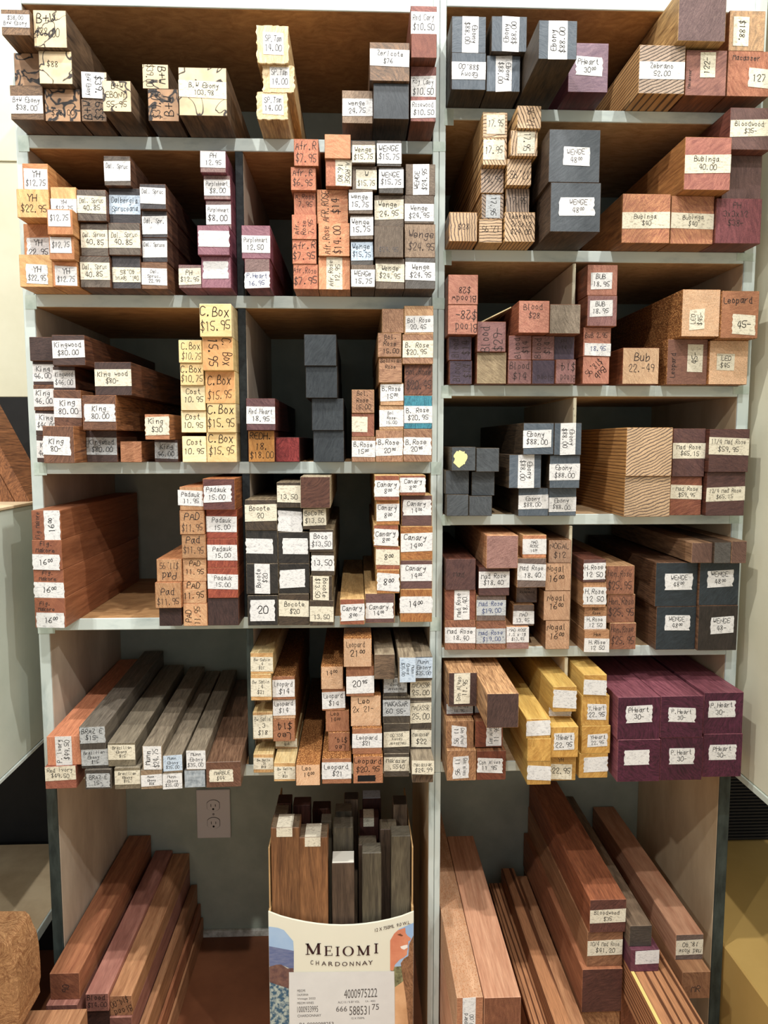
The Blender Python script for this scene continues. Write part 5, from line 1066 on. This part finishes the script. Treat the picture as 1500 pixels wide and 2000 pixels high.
for i, c in enumerate('CHARDONNAY'):
    a, b = cw[i]; m_ = ((a + b) / 2 - 722) / 250; dy = -14 * m_ * m_
    text_mesh(c, a, 438 + dy, b - 6, 472 + dy)
text_mesh('MEIOMI', 368, 655, 430, 678, GINK); text_mesh('CALIFORNIA', 366, 688, 455, 708, GINK); text_mesh('Vintage 2022', 368, 718, 512, 742, GINK); text_mesh('MEIOMI WINES', 368, 752, 497, 774, GINK)
text_mesh('1000933995', 368, 786, 532, 838, GINK); text_mesh('CHARDONNAY', 370, 850, 556, 876, GINK); text_mesh('PA 9000098253', 386, 912, 655, 950, GINK)
text_mesh('4000975222', 738, 650, 1000, 728, GINK, slope=.02); text_mesh('ALC.13.1 % BY VOL', 690, 744, 860, 766, GINK); text_mesh('CA - 4002', 905, 740, 985, 756, GINK)
text_mesh('666', 675, 788, 762, 832, GINK); text_mesh('588531', 780, 784, 940, 860, GINK); text_mesh('75', 958, 770, 1014, 818, GINK); text_mesh('12 X 750ML', 796, 874, 902, 892, GINK)
# the big roman capitals
def roman(ch, x0, y0, x1, y1):
    Q = []
    def bar(ax, az, bx, bz, w):
        l = math.hypot(bx - ax, bz - az); ox, oz = -(bz - az) / l * w / 2, (bx - ax) / l * w / 2
        Q.append([(ax + ox, az + oz), (bx + ox, bz + oz), (bx - ox, bz - oz), (ax - ox, az - oz)])
    if ch == 'M':
        bar(1.6, .3, 1.6, 9.6, .6); bar(1.4, 9.8, 5.0, .6, 1.5); bar(8.2, 9.8, 4.9, .4, .6); bar(8.4, .3, 8.4, 9.7, 1.6)
        bar(.2, .3, 3.0, .3, .6); bar(6.9, .3, 9.9, .3, .6); bar(.2, 9.7, 2.4, 9.7, .6); bar(7.8, 9.7, 9.9, 9.7, .6)
    elif ch == 'E':
        bar(2.6, 0, 2.6, 10, 1.9); bar(.6, .3, 9, .3, .6); bar(.6, 9.7, 8.6, 9.7, .6); bar(2.6, 5.1, 7, 5.1, .6); bar(9.2, 0, 8.8, 2.6, .6); bar(8.6, 10, 8.4, 7.6, .6); bar(7, 4, 7, 6.2, .6)
    elif ch == 'I':
        bar(5, 0, 5, 10, 3.4); bar(1, .3, 9, .3, .7); bar(1, 9.7, 9, 9.7, .7)
    elif ch == 'O':
        for i in range(28):
            a, b = 2 * math.pi * i / 28, 2 * math.pi * (i + 1) / 28
            f = lambda t, r: (5 + (4.9 if r else 3.2) * math.cos(t), 5 + (5.1 if r else 4.6) * math.sin(t))
            Q.append([f(a, 1), f(b, 1), f(b, 0), f(a, 0)])
    V = []; Fc = []
    ax, az = bp_(x0, y1); bx, bz = bp_(x1, y0)
    for q in Q:
        n0 = len(V); V += [(ax + u / 10 * (bx - ax), -.0010, az + w / 10 * (bz - az)) for u, w in q]; Fc.append([n0, n0 + 1, n0 + 2, n0 + 3])
    new_obj('printed_letter', mesh('printed_letter', V, Fc), fp, [PINK])
roman('M', 430, 290, 556, 382); roman('E', 578, 312, 650, 390); roman('I', 668, 318, 706, 392); roman('O', 726, 314, 816, 393); roman('M', 838, 308, 944, 388); roman('I', 972, 292, 1012, 370)

# sticks: left, right, near edge of the top (pixels), near face distance from the shelf plane, depth, wood, words
ST = [
 (527, 585, 1617, -.040, .050, 'sb', 'brown stick with knot and taped top, front left in the wine carton', 'cap'),
 (584, 640, 1636, -.042, .050, 'sb', 'flame-grained brown stick with taped top, second in the front row of the carton', 'cap'),
 (648, 692, 1686, -.040, .040, 'sk', 'shortest dark stick with a white-painted top, front row of the carton', 'white'),
 (707, 745, 1666, -.040, .036, 'so', 'olive-grey stick right of the white-topped one in the carton', None),
 (764, 802, 1633, -.038, .038, 'so', 'tall grey stick at the front right of the carton', None),
 (650, 690, 1616, .010, .040, 'so', 'stick with scuffed grey top behind the white-topped one', None),
 (700, 736, 1650, .004, .034, 'sk', 'grey-topped stick just behind the olive-grey one', None),
 (742, 776, 1620, .010, .040, 'sk', 'dark stick with grey top behind the front right stick', None),
 (529, 562, 1590, .020, .036, 'sk', 'stick with pale grey top behind the knotty front left stick', None),
 (572, 606, 1573, .070, .036, 'sr', 'square reddish-grey topped stick in the second row, left of centre', None),
 (532, 568, 1570, .065, .040, 'dh', 'dark brown topped stick at the back left of the carton', None),
 (627, 648, 1604, .030, .030, 'so', 'thin olive stick between the second and third front sticks', None),
 (655, 687, 1585, .060, .034, 'so', 'dim olive-brown stick behind the centre of the carton', None),
 (702, 740, 1598, .055, .036, 'sr', 'dark red stick with a taped top behind the centre right', 'cap'),
 (768, 802, 1572, .055, .040, 'gd', 'dark slate stick with white scratches at the back right', None),
 (708, 744, 1560, .110, .036, 'sr', 'stick with bluish tape at the back of the carton', 'blue'),
 (672, 700, 1562, .110, .034, 'gd', 'slate-grey stick at the back beside the blue-taped one', None),
 (610, 645, 1580, .110, .034, 'dh', 'dark stick at the back left of centre', None),
]
for i, (l, r, fy, Yf, dp, spc, words, extra) in enumerate(ST):
    x0, zt = at_y(l, fy, Yf); x1, _ = at_y(r, fy, Yf)
    x0 = max(x0, bx0_ + t_ + .001); x1 = min(x1, bx1_ - t_ - .001)
    endm, sidem, _w = SP[spc]
    # stand the blank up: the grain axis (local y) points up
    w = x1 - x0; Lh = zt - .0045
    V, Fc = box_data(0, w, 0, Lh, 0, dp, .0012)
    me = mesh('upright_stick', V, Fc); o = new_obj('upright_stick', me, None, [sidem, endm])
    me.polygons[0].material_index = 1; me.polygons[1].material_index = 1
    o.rotation_euler = (math.pi / 2, 0, 0); o.location = (x0, Yf + dp, .0045)
    tag(o, words, 'wood stick', 'upright sticks in the wine carton')
    if extra:
        mt = {'cap': PAPER['c'], 'white': flat('white_end_paint', (240, 238, 226)), 'blue': PAPER['u']}[extra]
        a, b = (.2, .75) if extra == 'cap' else (.02, .98)
        V, Fc = box_data(w * a, w * b, Lh + .0001, Lh + .0006, dp * .02, dp * .98, .0001)
        c = new_obj('end_paint' if extra == 'white' else 'end_tape', mesh('end_cap', V, Fc), o, [mt])
        if extra == 'cap':
            V, Fc = box_data(w * a, w * b, Lh - .022, Lh + .0005, -.0007, -.0001, .0001)
            V, Fc = box_data(w * a, w * b, Lh - .018, Lh, dp + .0001, dp + .0006, .0001)
            new_obj('folded_tape', mesh('folded_tape', V, Fc), o, [mt])

# ------------------------------------------------------------------ what stands left of the shelves
XC = XL_OUT - .045
zt = at_x(35, 991, XC)[1]; zb = at_x(40, 1485, XC)[1]
lc = empty('wall_cabinet', (XC, 0, zb)); tag(lc, 'pale green-white cabinet hanging at the left edge beside the shelves', 'cabinet')
V, Fc = box_data(-.42, 0, -.75, DEP - .012, 0, zt - zb, .002); new_obj('body', mesh('body', V, Fc), lc, [M_PALE])
V, Fc = box_data(-.42, .0012, -.75, DEP - .012, -.008, -.0003, .001); new_obj('bottom_lip', mesh('bottom_lip', V, Fc), lc, [M_EDGE])
V, Fc = box_data(-.42, .003, -.75, DEP - .012, zt - zb + .0003, zt - zb + .006, .001); new_obj('top_lip', mesh('top_lip', V, Fc), lc, [M_SIDE])
def tilted(name, w, h, d, loc, ang, mat, label, cat, group=None):
    V, Fc = box_data(-w, 0, 0, d, 0, h, .0015); o = new_obj(name, mesh(name, V, Fc), None, mat); o.location = loc; o.rotation_euler = (0, math.radians(ang), 0)
    tag(o, label, cat, group); return o
zc_ = zt + .0064
xq = at_y(58, 984, .10)[0]
for i, (dx, hh, yy, lb) in enumerate(((0, .26, .10, 'nearest orange-brown plank leaning on top of the left cabinet'), (-.030, .30, .10, 'second leaning plank on the left cabinet, left of the nearest'), (-.062, .28, .10, 'third leaning plank on the left cabinet, at the photo edge'))):
    tilted('leaning_plank', .026, hh, .10, (xq + dx, yy, zc_ + .0003), -26, [SP['kio'][1]], lb, 'plank', 'planks on the left cabinet')
# low shelf at the lower left
XS = XL_OUT - .055
zs_ = at_x(66, 1832, XS)[1]
ls = empty('low_shelf', (XS, 0, 0)); tag(ls, 'low plywood shelf with a white front edge at the lower left, in shadow', 'shelf')
V, Fc = box_data(-.45, -.004, -.12, DEP - .012, zs_ - .02, zs_, .001); new_obj('shelf_board', mesh('shelf_board', V, Fc), ls, [M_SIDE])
V, Fc = box_data(-.0037, 0, -.12, DEP - .012, zs_ - .021, zs_ + .0003, .0005); new_obj('edge_strip', mesh('edge_strip', V, Fc), ls, [M_EDGE])
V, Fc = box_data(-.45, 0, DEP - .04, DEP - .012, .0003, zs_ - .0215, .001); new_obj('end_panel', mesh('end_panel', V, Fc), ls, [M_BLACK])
V, Fc = box_data(-.45, 0, -.12, -.10, .0003, zs_ - .0215, .001); new_obj('end_panel', mesh('end_panel', V, Fc), ls, [M_PALE])
# slab of timber and blocks at the bottom left corner
Yl = -.26
zl = at_z(60, 1973, at_y(60, 1973, -.14)[1])[1]; zlt = at_y(60, 1973, -.14)[1]
xr = at_y(143, 1990, -.2)[0]
o = plank('timber_block', xr - .135, xr, -.30, -.14, .0003, zlt, 'rt', 'tan timber block standing at the bottom left corner beneath the slab', 'timber block', None)
o = plank('timber_block', xr - .36, xr - .136, -.30, -.14, .0003, zlt - .004, 'mct', 'pale timber block at the bottom left edge of the photo', 'timber block', None)
pts = [(-95, 1742), (0, 1742), (9, 1750), (16, 1768), (24, 1784), (29, 1812), (32, 1850), (33, 1880), (30, 1896), (32, 1912), (24, 1928), (14, 1944), (4, 1958), (-95, 1962)]
P = [at_y(a, b, -.23) for a, b in pts]; mz = min(z for _, z in P); P = [(x, z - mz + zlt + .0006) for x, z in P][::-1]
V, Fc = plate(P, -.23, -.15)
o = new_obj('live_edge_slab', mesh('live_edge_slab', V, Fc), None, [wood((232, 172, 112), (150, 92, 52), scale=40, dist=10, ys=1, pore=.5)])
tag(o, 'rough orange live-edge wood slab resting on timber blocks at the left edge', 'wood slab')

# ------------------------------------------------------------------ what stands right of the shelves
XRC = XR_OUT + .012
zb = at_x(1472, 1533, XRC)[1]
rc = empty('wall_cabinet', (XRC, 0, zb)); tag(rc, 'tall cream-painted cabinet side at the right edge, catching the blank shadows', 'cabinet')
V, Fc = box_data(0, .35, -.80, DEP - .012, 0, 2.3 - zb, .002); new_obj('body', mesh('body', V, Fc), rc, [M_CREAM])
V, Fc = box_data(-.002, .35, -.80, DEP - .012, -.014, -.0003, .001); new_obj('bottom_lip', mesh('bottom_lip', V, Fc), rc, [M_PALE])
zm = at_y(1400, 1638, DEP)[1]
tag(box('low_bench', XR_OUT + .006, 1.25, -.75, DEP - .002, .0003, zm, M_MUST, None, .003), 'mustard-yellow laminate bench low at the right, with pools of light', 'bench')
lv = empty('louvred_panel', (0, 0, 0)); tag(lv, 'dark panel with fine horizontal ridges under the right cabinet', 'panel')
box('backing', XR_OUT + .006, 1.25, DEP - .01, DEP - .002, zm + .0005, zb - .016, M_BLACK, lv)
parts = []
k = 0; z_ = zm + .006
while z_ < zb - .024:
    parts.append(box_data(XR_OUT + .006, 1.25, DEP - .016, DEP - .0103, z_, z_ + .004, .0005)); z_ += .0085
V, Fc = join(parts); r_ = new_obj('ridges', mesh('ridges', V, Fc), lv, [plain('dark_ridge_paint', (52, 48, 42), scale=20)]); r_['kind'] = 'stuff'
